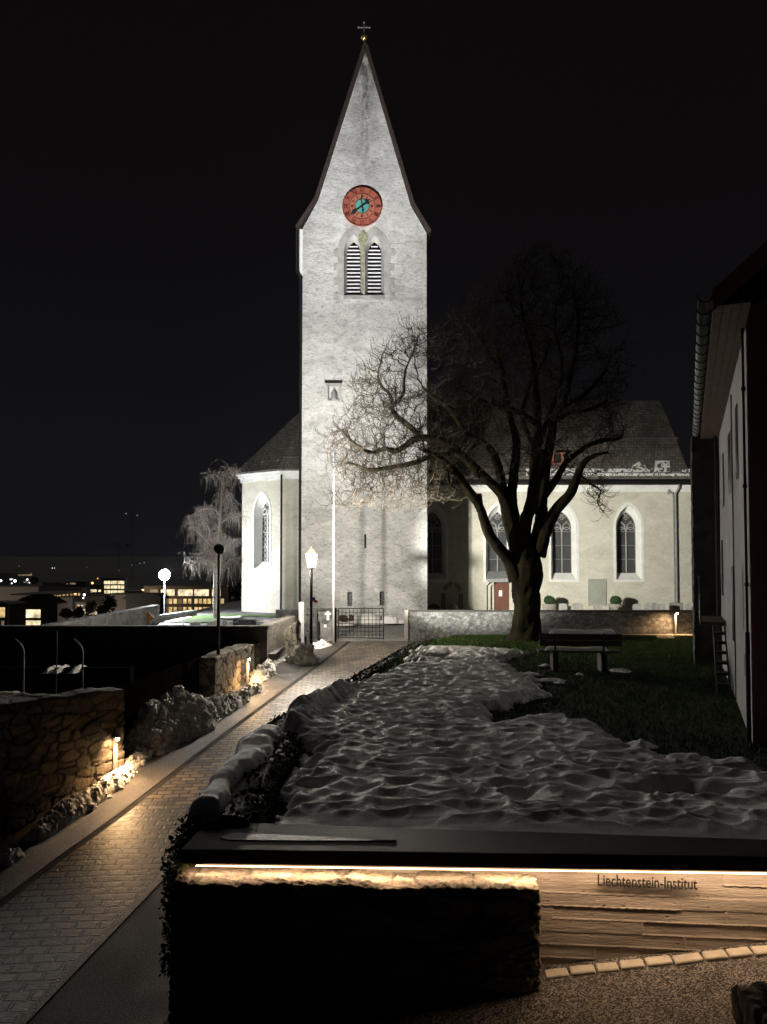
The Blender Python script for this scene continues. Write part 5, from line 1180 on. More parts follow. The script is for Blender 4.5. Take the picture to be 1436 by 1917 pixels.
# far floodlight facing us, left of the birch
qx, qy = at(308, 1076, 41.0).x, 41.0; qz = at(308, 1076, 41).z
ff = thing('floodlight_mast', (qx, qy, -3.2), 'dazzling white floodlight on a thin post at the cemetery wall', 'floodlight')
MB().tube([(qx, qy, -3.2), (qx, qy, qz-.12)], .04, 8).build('mast', M_zincm, ff)
MB().lathe((0, 0, 0), [(.05, -.18), (.26, -.12), (.31, -.04), (.31, .0)], 24, M=Matrix.Translation((qx, qy+.02, qz)) @ Matrix.Rotation(math.radians(80), 4, 'X')).build('lamp_head', M_dark, ff)
MB().lathe((0, 0, 0), [(.001, .03), (.29, .02), (.295, -.01)], 24, M=Matrix.Translation((qx, qy-.02, qz)) @ Matrix.Rotation(math.radians(84), 4, 'X')).build('lamp_face', M_flood, ff)
lamp('SPOT', 'flood_choir', (qx+.15, qy+.15, qz), (.98, .98, 1), 900, ff, to=(-6.6, 43, 1.6), spot_size=math.radians(78), spot_blend=.55, shadow_soft_size=.12)
lamp('POINT', 'flood_cemetery', (qx+.12, qy-.2, qz), (.95, .97, 1), 3200, ff, shadow_soft_size=.12)
# path bollard lights
GOLD = (1, .60, .28)
def bollard(u, vb, yv, label, pw, zf=path_z, tow=(.10, -.08), gk=.08):
    x = at(u, vb, yv).x; z = zf(yv) if zf is path_z else zf; b = thing('bollard_light', (x, yv, z), label, 'bollard light', 'warm bollard lights along the paths')
    MB().box(x-.032, x+.032, yv-.03, yv+.03, z-.1, z+.84).build('post', M_zincm, b)
    MB().box(x-.045, x+.085, yv-.085, yv+.045, z+.84, z+.875).build('cap', M_dark, b)
    MB().box(x+.034, x+.078, yv-.078, yv-.034, z+.79, z+.838).build('lamp_face', M_warmb, b)
    l = lamp('SPOT', 'path_lamp', (x+.11, yv-.11, z+.80), GOLD, pw, b, to=(x+.55, yv-.75, z-.1) if zf is not path_z else (x+.42, yv-.22, z), spot_size=math.radians(152), spot_blend=.85, shadow_soft_size=.04)
    l2 = lamp('SPOT', 'path_lamp_glow', (x-.07, yv-.16, z+.80), GOLD, pw*gk, b, to=(x-.35, yv+.35, z), spot_size=math.radians(120), spot_blend=.9, shadow_soft_size=.04); return b
M_warmb = emit('bollard_led', (1, .66, .40), 60)
bollard(216, 1455, 14.55, 'nearest warm bollard light, in front of the end of the first stone wall', 250)
bollard(464, 1285, 22.3, 'second warm bollard light, at the stone wall halfway up the path', 260)
bollard(1265, 1186, 29.55, 'far warm bollard light against the churchyard wall behind the bench', 160, zf=-2.78, gk=.9)

# ================================================================= GATE AREA
yg = 30.0
gx0_, gx1_ = at(633.5, 1197, yg).x, at(718, 1197, yg).x; gz0, gz1 = at(640, 1196, yg).z, at(640, 1139, yg).z
gate = thing('iron_gate', (gx0_, yg, gz0), 'open-grid iron gate leaf standing half across the churchyard entrance', 'gate')
m = MB(); m.tube([(gx0_, yg, gz0), (gx0_, yg, gz1)], .028, 6); m.tube([(gx1_, yg, gz0-.02), (gx1_, yg, gz1)], .02, 6); m.tube([(gx0_, yg, gz1), (gx1_, yg, gz1)], .02, 6); m.tube([(gx0_, yg, gz0+.06), (gx1_, yg, gz0+.02)], .02, 6); m.build('frame', M_dark, gate)
m = MB()
for i in range(1, 12): x = gx0_+(gx1_-gx0_)*i/12; m.tube([(x, yg, gz0+.03), (x, yg, gz1)], .010, 4)
for i in range(1, 8): z = gz0+(gz1-gz0)*i/8; m.tube([(gx0_, yg, z), (gx1_, yg, z)], .010, 4)
m.build('grid', M_dark, gate); a = at(714, 1157, yg); MB().box(a.x-.04, a.x+.03, yg-.03, yg+.03, a.z-.09, a.z+.06).build('lock', M_black, gate)
m = MB(); xx = at(628.5, 1197, yg).x; m.box(xx-.035, xx+.035, yg-.04, yg+.04, -3.2, gz1+.02); m.tube([(xx, yg, gz1-.1), (gx0_, yg, gz1-.1)], .02, 5); m.tube([(xx, yg, gz0+.12), (gx0_, yg, gz0+.12)], .02, 5)
tag(m.build('gate_post', M_black), 'thick black post carrying the hinges of the iron gate', 'post')
fp = thing('flagpole', (at(624.5, 1200, 29.6).x, 29.6, -3.1), 'tall bare white flagpole in front of the tower', 'flagpole'); fpx = fp.location.x
MB().tube([(fpx, 29.6, -3.15), (fpx, 29.6, at(624, 840, 29.6).z)], [.048, .032], 12).build('pole', M_whitemetal, fp, smooth=True)
MB().lathe((fpx, 29.6, at(624, 840, 29.6).z), [(.05, 0), (.06, .03), (.05, .06), (.01, .08)], 12).build('finial', M_zincm, fp)
m = MB(); m.tube([(fpx-.075, 29.58, -2.0), (fpx-.06, 29.58, at(624, 845, 29.6).z)], .006, 4); m.build('halyard', M_zincm, fp)
sx_ = at(564, 1190, 27.8).x; st = thing('info_stele', (sx_, 27.8, -3.3), 'slim metal stele with one bright face at the top of the path', 'sign')
zt = at(564, 1127, 27.8).z; MB().box(sx_-.005, sx_+.10, 27.78, 27.95, -3.4, zt).build('post', M_zincm, st)
m = MB(); zb_ = at(562, 1160, 27.8).z; m.add([(sx_-.11, 27.9, zb_), (sx_-.01, 27.76, zb_-.12), (sx_-.01, 27.76, zt), (sx_-.11, 27.9, zt-.02)], [(0, 1, 2, 3)]); m.band([Vector(p) for p in m.v[:4]], [Vector(p)+Vector((.012, .02, 0)) for p in m.v[:4]], 0, 0); m.build('panel', M_whitemetal, st)
# low wall and bushes / snow at the foot of the tower
def yheap(name, u, v, yv, w, h, label, seed, mat, cat): 
    p = at(u, v, yv); n = 40; a, b = np.meshgrid(np.linspace(-1, 1, n), np.linspace(-1, 1, 20), indexing='ij'); e = np.clip(1-(np.abs(a)**2.4+b**2), 0, 1)**.5
    z = -.06+h*e*(.8+.7*(fbm(a*3, b*3, 4, seed)-.45))
    o = grid_mesh(name, np.stack([p.x+a*w, yv+b*.35, p.z+z], -1), mat); tag(o, label, cat); return o
yheap('snow_heap', 683, 1165.5, 35.3, 1.1, .50, 'snow heap against the foot of the tower, seen through the gate', 131, M_snow, 'snow heap')
yheap('snow_heap', 731, 1164, 35.3, .42, .42, 'small snow heap at the foot of the tower just right of the gate leaf', 132, M_snow, 'snow heap')
yheap('snow_heap', 745, 1164, 35.5, .45, .25, 'flat snow heap at the foot of the tower beside the long grey wall', 133, M_snow, 'snow heap')
yheap('snow_heap', 645, 1168, 34.6, .5, .18, 'dull snow heap on the paving behind the gate hinges', 134, M_snowd, 'snow heap')
def bush(name, c, r, n, label, sz=.05, mat=None, flat=1, cat='bush', grp=None):
    a = RNG.normal(0, 1, (n, 3)); a /= np.linalg.norm(a, axis=1, keepdims=True); rr = r*RNG.uniform(.72, 1.0, (n, 1)); P = np.array(c)+a*rr*np.array([1, 1, flat])
    m = MB(); m.lathe(tuple(c), [(max(.001, r*.82*math.sin(k*math.pi/8)), -r*.82*flat*math.cos(k*math.pi/8)) for k in range(9)], 16); o = m.build(name, mat or M_leaf)
    leaf_cloud('leaf_layer', P, .01, mat or M_leaf, sz, o); tag(o, label, cat, grp); return o
M_leafd = surf('dead_leaf', (.05, .03, .02), (.10, .06, .04), 8, .8, 0)
p = at(643, 1158, 34.8); bush('bush', (p.x, 34.8, p.z), .20, 300, 'dark withered bush behind the gate hinges', .05, M_leafd, .8)
p = at(658, 1157, 35); bush('bush', (p.x, 35, p.z), .12, 200, 'little dark bush behind the gate, beside the snow heap', .04, M_leafd, 1.3)
M_box = surf('boxwood', (.015, .035, .008), (.04, .07, .02), 9, .7, 0)
for u, lab in ((1029, 'box ball in its planter, the one near the tree'), (1153, 'box ball in its planter, right of the wall tablet')):
    p = at(u, 1124, 40.6); t = thing('box_ball', (p.x, 40.6, p.z), 'round clipped '+lab, 'shrub', 'clipped box balls along the nave')
    a = RNG.normal(0, 1, (700, 3)); a /= np.linalg.norm(a, axis=1, keepdims=True); leaf_cloud('foliage', np.array([p.x, 40.6, p.z])+a*np.array([.31, .31, .25])*RNG.uniform(.85, 1, (700, 1)), .01, M_box, .04, t)
    MB().lathe(tuple(p), [(max(.001, .28*math.sin(k*math.pi/8)), -.23*math.cos(k*math.pi/8)) for k in range(9)], 16).build('foliage_body', M_box, t)
    z = at(u, 1131.5, 40.6).z; MB().lathe((p.x, 40.6, z-.55), [(.30, 0), (.40, .5), (.40, .58), (.36, .58)], 20).build('planter', M_conc, t)
gl = [(1047, 1131, 1062), (1073, 1131, 1092), (1112, 1131, 1128), (1186, 1132.5, 1200), (1208, 1132, 1222), (1223, 1130.5, 1232), (1235, 1132, 1246), (1284, 1132.5, 1296)]
for i, (u0, v, u1) in enumerate(gl):
    a, b = at(u0, v, 38), at(u1, v, 38); m = MB(); n = 10; top = [(a.x+(b.x-a.x)*k/n, a.z+.04*math.sin(math.pi*k/n)+.012*math.sin(k*2.3+i)) for k in range(n+1)]
    m.prism([(a.x, -2.9), (b.x, -2.9)]+top[::-1], frXZ(38), 0, .15); o = m.build('gravestone', M_grey_stone)
    tag(o, ['low gravestone top, leftmost past the tree trunk', 'low gravestone top below the third church window', 'low gravestone top under the grey wall tablet', 'low gravestone top just right of the right box ball', 'low gravestone top below the last church window', 'narrow gravestone top left of the tall church downpipe', 'gravestone top nearest the tall church downpipe', 'gravestone top at the far right corner of the nave'][i], 'gravestone', 'gravestone tops showing over the churchyard wall')
o = MB().box(at(1257, 1132, 39).x, at(1279, 1132, 39).x, 39, 39.3, -2.9, at(1260, 1128.5, 39).z).build('stone_trough', M_conc); tag(o, 'low block of pale stone at the foot of the nave downpipe', 'stone block')
for i, (u0, u1, v) in enumerate(((799, 824, 1131), (840, 857, 1130))):
    a, b = at(u0, v, 39.5), at(u1, v, 39.5); n = 12; m = MB(); top = [(a.x+(b.x-a.x)*k/n, a.z-.22+.24*math.sin(math.pi*k/n)**.6) for k in range(n+1)]
    m.prism([(a.x, -2.9), (b.x, -2.9)]+top[::-1], frXZ(39.5), 0, .15); o = m.build('gravestone', surf('dark_granite', (.05, .035, .03), (.08, .06, .05), 5, .4, .1)); tag(o, ['round-topped brown gravestone touching the tower corner', 'round-topped dark gravestone inside the old doorway'][i], 'gravestone')
# cemetery ground with grass, snow and graves
P = np.array([[[x, y, -2.93+.006*(y-24)] for y in np.linspace(24.3, 60, 12)] for x in np.linspace(-10.6, -2.9, 12)]); P[..., 0] = np.where(P[..., 1] < 30.5, np.minimum(P[..., 0], -3.5), P[..., 0])
tag(grid_mesh('cemetery_ground', P, gravelmat('cemetery_gravel', (.10, .10, .11), (.24, .24, .26), 40, .6, .4)), kind='structure')
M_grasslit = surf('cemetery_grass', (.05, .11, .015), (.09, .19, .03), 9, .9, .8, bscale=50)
def patch(name, pix, z, mat, kind, label=None, cat=None):
    pts = [];
    for u, v in pix:
        p = hit(u, v, lambda x, y: z); pts.append(p)
    m = MB(); n = len(pts); c = sum(pts, Vector())/n; fine = []
    for i in range(n):
        a, b = pts[i], pts[(i+1) % n]
        for k in range(6): q = a.lerp(b, k/6); fine.append(q+Vector((RNG.normal(0, .04), RNG.normal(0, .12), 0)))
    nf_ = len(fine); up = [q+Vector((0, 0, .03)) for q in fine]; cc_ = c+Vector((0, 0, .05)); m.add(fine+up+[cc_], [(i, (i+1) % nf_, nf_+(i+1) % nf_, nf_+i) for i in range(nf_)]+[(nf_+i, nf_+(i+1) % nf_, 2*nf_) for i in range(nf_)])
    o = m.build(name, mat); tag(o, label, cat, kind=kind); return o
patch('cemetery_lawn', [(322, 1166), (350, 1157), (372, 1153), (452, 1150), (452, 1156), (410, 1159), (400, 1166)], -2.84, M_grasslit, 'structure')
patch('choir_lawn', [(527, 1152), (450, 1151.5), (445, 1154), (530, 1156)], -2.82, M_grasslit, 'structure')
patch('snow_patch', [(310, 1164), (340, 1157), (362, 1154), (330, 1165)], -2.82, M_snow, None, 'thin snow strip along the path behind the far stone wall', 'snow')
patch('snow_patch', [(296, 1169), (345, 1167), (340, 1171), (300, 1171)], -2.80, M_snow, None, 'snow strip in front of the wooden grave cross', 'snow')
patch('snow_patch', [(412, 1156), (450, 1153.5), (452, 1157), (420, 1158)], -2.79, M_snow, None, 'snow strip on the lit grass right of the birch trunk', 'snow')
patch('snow_patch', [(470, 1163), (500, 1160), (528, 1158), (545, 1156), (540, 1160), (500, 1166)], -2.72, M_snow, None, 'snow patch at the corner of the dark retaining wall', 'snow')
M_granite = surf('polished_granite', (.035, .037, .045), (.06, .063, .075), 6, .25, .05)
for i, (u0, u1, v0, v1) in enumerate(((356, 374, 1164, 1172), (388, 404, 1163.5, 1172), (416, 424, 1162, 1172))):
    a, b = at(u0, v1, 33+i*.4), at(u1, v0, 33+i*.4); m = MB(); m.prism([(a.x, -2.95), (b.x, -2.95), (b.x, b.z-.04), ((a.x+b.x)/2, b.z+.0), (a.x, b.z-.04)], frXZ(33+i*.4), 0, .15); o = m.build('gravestone', M_grey_stone)
    tag(o, ['pale gravestone left of the floodlight mast, furthest from it', 'pale gravestone directly left of the floodlight mast', 'narrow pale gravestone right of the floodlight mast'][i], 'gravestone')
o = MB(); a, b = at(436, 1172, 34), at(480, 1160, 34); o.box(a.x, b.x, 34, 34.2, -2.95, b.z); o = o.build('gravestone', M_granite); tag(o, 'long dark polished gravestone before the choir', 'gravestone')
m = MB(); yy = 33.6
for u0, v0, u1, v1 in ((430, 1164, 430, 1173), (434, 1163, 434, 1173), (430, 1166, 446, 1164), (480, 1160, 480, 1170), (484, 1161, 484, 1171), (476, 1162, 492, 1161)): m.tube([at(u0, v0, yy), at(u1, v1, yy)], .02, 5)
tag(m.build('grave_railing', M_zincm), 'thin metal grave railing beside the dark polished stone', 'railing')
wc = thing('wooden_cross', tuple(at(279, 1174, 34.5)), 'small wooden grave cross under a pitched roof', 'grave cross'); c = at(279, 1160, 34.5)
m = MB(); m.box(c.x-.05, c.x+.05, 34.45, 34.55, -2.95, c.z+.25); m.box(c.x-.15, c.x+.15, 34.44, 34.56, c.z-.02, c.z+.07); m.build('cross', M_wood, wc)
m = MB()
for s in (-1, 1): m.add([(c.x, 34.36, c.z+.34), (c.x+s*.26, 34.36, c.z+.06), (c.x+s*.26, 34.64, c.z+.06), (c.x, 34.64, c.z+.34), (c.x, 34.36, c.z+.28), (c.x+s*.22, 34.36, c.z+.04), (c.x+s*.22, 34.64, c.z+.04), (c.x, 34.64, c.z+.28)], [(0,1,2,3),(7,6,5,4),(0,4,5,1),(1,5,6,2),(2,6,7,3)])
m.build('roof', M_wood, wc)
# low lit wall behind the stele
stone_wall('stone_wall', [(at(516, 1150, 37).x, 37), (XL+.3, 37)], .25, -2.95, at(540, 1141.5, 37).z, (.25, .3, .16), .01, .06, 'short low grey wall between the choir and the tower foot', seed=61, pal=grey)

# ================================================================= DARK COURTYARD (left)
gt = thing('board_gate', (-5.6, 17.5, -4.0), 'dark vertical-board gate behind the big snow heap', 'gate')
m = MB(); A = Vector((-5.75, 15.0)); B = Vector((-5.1, 20.9)); n = 40
for k in range(n):
    a = A.lerp(B, k/n); b = A.lerp(B, (k+.86)/n); m.add([(a.x, a.y, -4.3), (b.x, b.y, -4.3), (b.x, b.y, -2.6), (a.x, a.y, -2.6), (a.x-.03, a.y, -4.3), (b.x-.03, b.y, -4.3), (b.x-.03, b.y, -2.6), (a.x-.03, a.y, -2.6)], [(0, 1, 2, 3), (7, 6, 5, 4), (3, 2, 6, 7), (1, 5, 6, 2), (0, 3, 7, 4)])
m.build('boards', surf('dark_boards', (.006, .005, .004), (.012, .009, .007), 4, 1, .3, spec=0), gt)
MB().tube([(A.x-.05, A.y, -2.7), (B.x-.05, B.y, -2.7)], .04, 6).build('rail', M_black, gt)
def cpost(u, v, yv, lean, label):
    p = at(u, v, yv); o = MB().tube([(p.x, yv, -4.9), (p.x, yv, p.z), (p.x-.03*lean, yv, p.z+.12), (p.x-.10*lean, yv, p.z+.22), (p.x-.2*lean, yv, p.z+.30)], .022, 7).build('curved_post', M_zincm); return tag(o, label, 'post', 'curved posts in the dark courtyard')
cpost(155, 1222, 17, 1, 'curved thin post in the dark courtyard, nearest the stone wall'); cpost(45, 1222, 17, 1, 'curved thin post at the far left of the dark courtyard')
p = at(107, 1182, 19); tag(MB().tube([(p.x, 19, -4.9), (p.x, 19, p.z)], .015, 6).build('thin_post', M_zincm), 'straight thin post between the two curved posts', 'post')
def cheap(u, v, yv, w, h, lab, seed): p = at(u, v, yv); n = 30; a, b = np.meshgrid(np.linspace(-1, 1, n), np.linspace(-1, 1, 16), indexing='ij'); e = np.clip(1-np.abs(a)**2-b**2, 0, 1)**.5; o = grid_mesh('snow_patch', np.stack([p.x+a*w, yv+b*.5, p.z-.1+(h+.1)*e*(.6+.8*fbm(a*3, b*3, 3, seed))], -1), M_snowd); tag(o, lab, 'snow')
wl = MB().box(-12, -6.9, 20.5, 20.8, -4.95, at(100, 1250, 20.6).z).build('low_wall', surf('shade_concrete', (.008, .008, .008), None, 4, 1, 0, spec=0)); tag(wl, 'low dark wall in the courtyard with scraps of snow on it', 'wall')  # near-black base colour puts the courtyard's darkness into the wall
for u, w_, lab in ((100, .11, 'snow scrap on the low courtyard wall, beside the thin post'), (118, .08, 'middle snow scrap on the low courtyard wall'), (148, .12, 'snow scrap on the low courtyard wall by the curved post')): cheap(u, 1249, 20.62, w_, .05, lab, u)
cheap(10, 1325, 15.5, 1.1, .35, 'dim snow heap at the left edge behind the stone wall', 3)
# ================================================================= BENCH
bn = thing('park_bench', (tp(1085, 1256).x*0+at(1085, 1256, 17.5).x, 17.5, lawn_z(4, 17.5)), 'dark park bench seen from behind with snow on its back rail and seat', 'bench')
YBn = 17.4; MBn = Matrix.Translation((bn.location.x, YBn, lawn_z(4, 17.5)+.02)) @ Matrix.Rotation(math.radians(-5), 4, 'Z')
for i, (z0, z1) in enumerate(((.42+.15, .70), (.72, .86))): MB().box(-.94, .93, -.02, .02, z0, z1, M=MBn @ Matrix.Translation((0, .0-.03*i, 0))).build('back_board', M_bench, bn)
for k in range(3): MB().box(-.94, .93, .08+.15*k, .21+.15*k, .41, .45, M=MBn).build('seat_board', M_bench, bn)
for x in (-.58, .52): 
    m = MB(); m.box(x-.05, x+.07, -.02, .48, -.1, .41, M=MBn); m.build('leg', M_bench, bn); m = MB(); m.tube([MBn @ Vector((x, -.03, .1)), MBn @ Vector((x, -.035, .5)), MBn @ Vector((x, -.07, .88))], .022, 6); m.build('back_bracket', M_black, bn)
M_snowt = surf('soft_snow', (.80, .80, .82), (.88, .88, .9), 3, .6, .3, bscale=26); M_snowt.node_tree.nodes['Principled BSDF'].inputs['Subsurface Weight'].default_value = .8; M_snowt.node_tree.nodes['Principled BSDF'].inputs['Subsurface Scale'].default_value = 1.0; M_snowt.node_tree.nodes['Principled BSDF'].inputs['Subsurface Radius'].default_value = (.12, .11, .10)
def snowbar(x0, x1, y, z, w, h):
    n, k = 60, 12; P = np.zeros((n, k, 3)); 
    for i in range(n):
        f = i/(n-1); e = min(1, min(f, 1-f)*16+.05)**.5
        for j in range(k):
            a = math.pi*j/(k-1); q = MBn @ Vector((x0+(x1-x0)*f, y-w*math.cos(a)*e, z+h*math.sin(a)**.7*e*(1+.12*math.sin(f*9)))); P[i, j] = tuple(q)
    return P
s_ = grid_mesh('snow_bar', snowbar(-.72, .80, -.03, .855, .055, .105), M_snowt); tag(s_, 'even bar of snow along the top of the bench back', 'snow')
s_ = grid_mesh('snow_bar', snowbar(-.80, .66, .14, .45, .10, .09), M_snowt); tag(s_, 'thin bar of snow lying on the bench seat', 'snow')
# lit strip of path in front of the far bollard
P = np.array([[[x, y, -2.80+.0*y] for y in (27.8, 29.9)] for x in np.linspace(6.5, 13.5, 8)]); P[:, 0, 1] = np.interp(P[:, 0, 0], [6.5, 13.5], [29.6, 29.2])
tag(grid_mesh('wall_path', P, surf('wet_paving', (.30, .25, .20), (.42, .36, .30), 5, .35, .3)), kind='structure')
P = np.array([[[x, y, lawn_z(0, y)+.02+.05] for y in np.linspace(26.3, 29.0, 8)] for x in (at(1243, 1210, 27).x, at(1278, 1210, 27).x)]); P[..., 0] += (P[..., 1]-27)*.41*.5; P[..., 2] = np.interp(P[..., 1], [26.3, 29], [-2.83, -2.79])
tag(grid_mesh('side_path', P, surf('wet_side_paving', (.20, .17, .14), (.30, .26, .22), 5, .25, .5, bscale=9)), kind='structure')

# ================================================================= HOUSE ON THE RIGHT
hs = thing('house', (4.8, 9.8, -2.5), 'dark house on the right with long eaves gutter, shutters and outside stairs', 'house')
A0 = Vector((4.8, 9.8, 0)); dW = Vector((.407, 1, 0)).normalized(); nW = Vector((dW.y, -dW.x, 0))     # nW points right, into the house
def hw(s, d, z): """s metres along the wall from the near corner, d metres into the house""" ; p = A0+dW*s+nW*d; return Vector((p.x, p.y, z))
def s_of(u): k = (u-718)/F; y = (4.8-.407*9.8)/(k-.407); return (y-9.8)/dW.y
LW = 9.2; ze = 3.36
m = MB(); m.add([hw(0, 0, -3.2), hw(LW+8, 0, -3.2), hw(LW+8, 0, ze), hw(0, 0, ze)], [(0, 1, 2, 3)]); m.add([hw(LW+8, 0, -3.2), hw(LW+8, 9, -3.2), hw(LW+8, 9, ze), hw(LW+8, 0, ze)], [(0, 1, 2, 3)]); m.build('wall', M_rwall, hs)
gE = Vector((1, .0, 0)); m = MB(); gz = 3.36; m.add([(4.83, 9.79, -3.6), (14, 9.0, -3.6), (14, 9.0, gz+.2), (9.4, 9.4, gz+3.6), (4.83, 9.79, gz)], [(0, 1, 2, 3, 4)]); m.add([(4.83, 9.79, -3.6), (4.83, 9.79, gz), tuple(hw(0, 0, gz)), tuple(hw(0, 0, -3.2))], [(0, 1, 2, 3)]); m.build('gable_wall', M_gable, hs)
ov = .42; s0 = -1.1; s1 = LW+1.2; tpz = math.tan(math.radians(40))
def roofp(s, w, dz=0): return hw(s, w-ov, 3.30+w*tpz+dz)
m = MB(); slab3([roofp(s0, 0), roofp(s1, 0), roofp(s1, 5.4), roofp(s0, 5.4)], .16); m.build('roof', M_roof, hs)
m = MB()
for k in range(4): w0 = .0+k*.105; slab3([hw(s0+.1, w0-ov, 3.16+.5*0), hw(s1, w0-ov, 3.16), hw(s1, w0+.10-ov, 3.16), hw(s0+.1, w0+.10-ov, 3.16)], .02, (0, 0, -1))
m.build('soffit', M_soffit, hs)
m = MB(); slab3([roofp(s0-.03, -.02, .02), roofp(s0+.02, -.02, .02), roofp(s0+.02, 5.4, .02), roofp(s0-.03, 5.4, .02)], .26); m.build('bargeboard', M_gable, hs)
# half-round gutter
m = MB(); gr = .085; n = 12
for i, s in enumerate((s0, s1)):
    for k in range(n+1): a = math.pi+math.pi*k/n; m.v.append(tuple(hw(s, -ov-.09+gr*math.cos(a), 3.30+gr*math.sin(a))))
for k in range(n): m.f.append((k, k+1, n+2+k, n+1+k))
gm = m.build('gutter', M_zincm, hs, smooth=True); md = gm.modifiers.new('thick', 'SOLIDIFY'); md.thickness = .006
ng = 23; m0 = None
for i in range(ng):
    s = s0+.08+i*(s1-s0)/ng; m = MB(); m.tube([hw(s, -ov-.09+(gr+.012)*math.cos(math.pi+math.pi*k/10), 3.30+(gr+.012)*math.sin(math.pi+math.pi*k/10)) for k in range(11)]+[hw(s, -ov+.09, 3.33)], .013, 5); m.build('gutter_bracket', M_black, hs)
m = MB(); m.tube([hw(.07, -.04, -2.45), hw(.07, -.04, -.9)], .03, 8); m.tube([hw(.07, -.04, -.9), hw(.07, -.04, 3.2)], .018, 8)
for z in (-1.6, -.3, 1.0, 2.3): m.tube([hw(.07, -.04, z), hw(.07, -.04, z+.05)], .03, 8)
m.build('downpipe', M_dark, hs)
m = MB(); m.tube([hw(LW-.3, -.1, -2.4), hw(LW-.3, -.1, 3.1)], .04, 6); m.tube([hw(s_of(1377), -.03, -2.3), hw(s_of(1377), -.03, 2.9)], .012, 4); m.build('downpipe', M_dark, hs)
def win(sA, sB, z0, z1, mat, leaves=True, lm=None, label=None):
    m = MB(); m.add([hw(sA, .0-.012, z0), hw(sB, -.012, z0), hw(sB, -.012, z1), hw(sA, -.012, z1)], [(0, 1, 2, 3)])
    for a, b, c, d in ((sA-.06, sA, z0-.06, z1+.06), (sB, sB+.06, z0-.06, z1+.06), (sA, sB, z0-.06, z0), (sA, sB, z1, z1+.06)): 
        P = [hw(a, 0, c), hw(b, 0, c), hw(b, 0, d), hw(a, 0, d)]; slab3(P, .035, tuple(-nW))
    w = m.build('window', mat, hs)
    if label: w['label'] = label
    m = MB(); slab3([hw(sA-.1, -.14, z0-.06), hw(sB+.1, -.14, z0-.06), hw(sB+.1, 0, z0-.06), hw(sA-.1, 0, z0-.06)], .04); m.build('sill', M_dark, w)
    if leaves:
        for sh, sg in ((sA, -1), (sB, 1)):
            m = MB(); q0, q1 = hw(sh+sg*.06, -.06, 0), hw(sh+sg*.50, -.05, 0); P = [Vector((q0.x, q0.y, z0)), Vector((q1.x, q1.y, z0)), Vector((q1.x, q1.y, z1)), Vector((q0.x, q0.y, z1))]; slab3(P, .035, tuple(-nW)); m.build('shutter', lm or M_shutter, w)
M_wdark = surf('dark_pane', (.015, .015, .016), (.03, .03, .032), 2, .2, 0)
win(s_of(1385.5), s_of(1381.5), 1.35, 2.52, M_wdark); win(s_of(1371), s_of(1366.5), 1.3, 2.45, M_wdark); win(s_of(1358.5), s_of(1356), 1.25, 2.42, M_wdark)
win(s_of(1354), s_of(1351.5), -.75, .55, M_wdark, lm=surf('orange_shutter', (.30, .14, .06), (.38, .18, .08), 3, .7, .2), label='window with orange shutters')
win(s_of(1372.5), s_of(1370), -1.4, .0-.05, M_wdark, leaves=False); win(s_of(1390.5), s_of(1388), -1.0, -.02, M_rwall, leaves=False); win(s_of(1393.6), s_of(1391.6), -1.62, -1.30, M_black, leaves=False, label='small black cellar opening')
# outside stair down along the wall
sr = thing('steel_stair', tuple(hw(5.0, -.4, -2.4)), 'dark outside stair with a small landing on the house wall', 'stair')
sa, sb = s_of(1357), s_of(1361); zl = at(1340, 1154, 18).z
m = MB(); slab3([hw(6.9, -.52, zl), hw(8.9, -.52, zl), hw(8.9, -.02, zl), hw(6.9, -.02, zl)], .08); m.build('landing', surf('landing_wood', (.07, .04, .022), (.11, .065, .035), 4, .8, .2), sr)
for k in range(7):
    z = zl-.17*(k+1); s = 6.55-.30*k; m = MB(); slab3([hw(s-.28, -.26, z), hw(s, -.26, z), hw(s, -.06, z), hw(s-.28, -.06, z)], .045); m.build('step', M_black, sr)
m = MB(); m.tube([hw(6.6, -.27, zl-.05), hw(6.55-2.3, -.27, zl-1.38)], .018, 6); m.tube([hw(6.6, -.05, zl-.05), hw(6.55-2.3, -.05, zl-1.38)], .018, 6); m.build('stringer', M_black, sr)
m = MB(); m.tube([hw(8.9, -.52, zl), hw(8.9, -.52, zl+.95), hw(6.9, -.52, zl+.95), hw(6.9, -.52, zl)], .018, 6); m.build('railing', M_black, sr)
# projecting dark wing beyond
x0, x1 = at(1298.5, 1100, 19.3).x, at(1352, 1100, 19.3).x
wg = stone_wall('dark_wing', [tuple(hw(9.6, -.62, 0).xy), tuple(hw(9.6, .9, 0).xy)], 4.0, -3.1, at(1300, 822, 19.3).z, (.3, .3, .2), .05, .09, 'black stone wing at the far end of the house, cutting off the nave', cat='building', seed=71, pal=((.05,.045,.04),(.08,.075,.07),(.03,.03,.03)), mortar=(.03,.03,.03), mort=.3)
# near stone block at the bottom right corner
x0 = at(1362, 1850, 4.62).x
stone_wall('stone_block', [(x0+.04, 4.25), (x0+1.3, 4.2)], .38, -3.7, at(1380, 1834, 4.62).z-.02, (.3, .24, .16), .05, .02, 'black rough stone block in the bottom right corner', cat='stone block', seed=73, pal=((.04,.035,.03),(.06,.05,.045),(.03,.03,.03)), mortar=(.02,.02,.02), jag=.03)

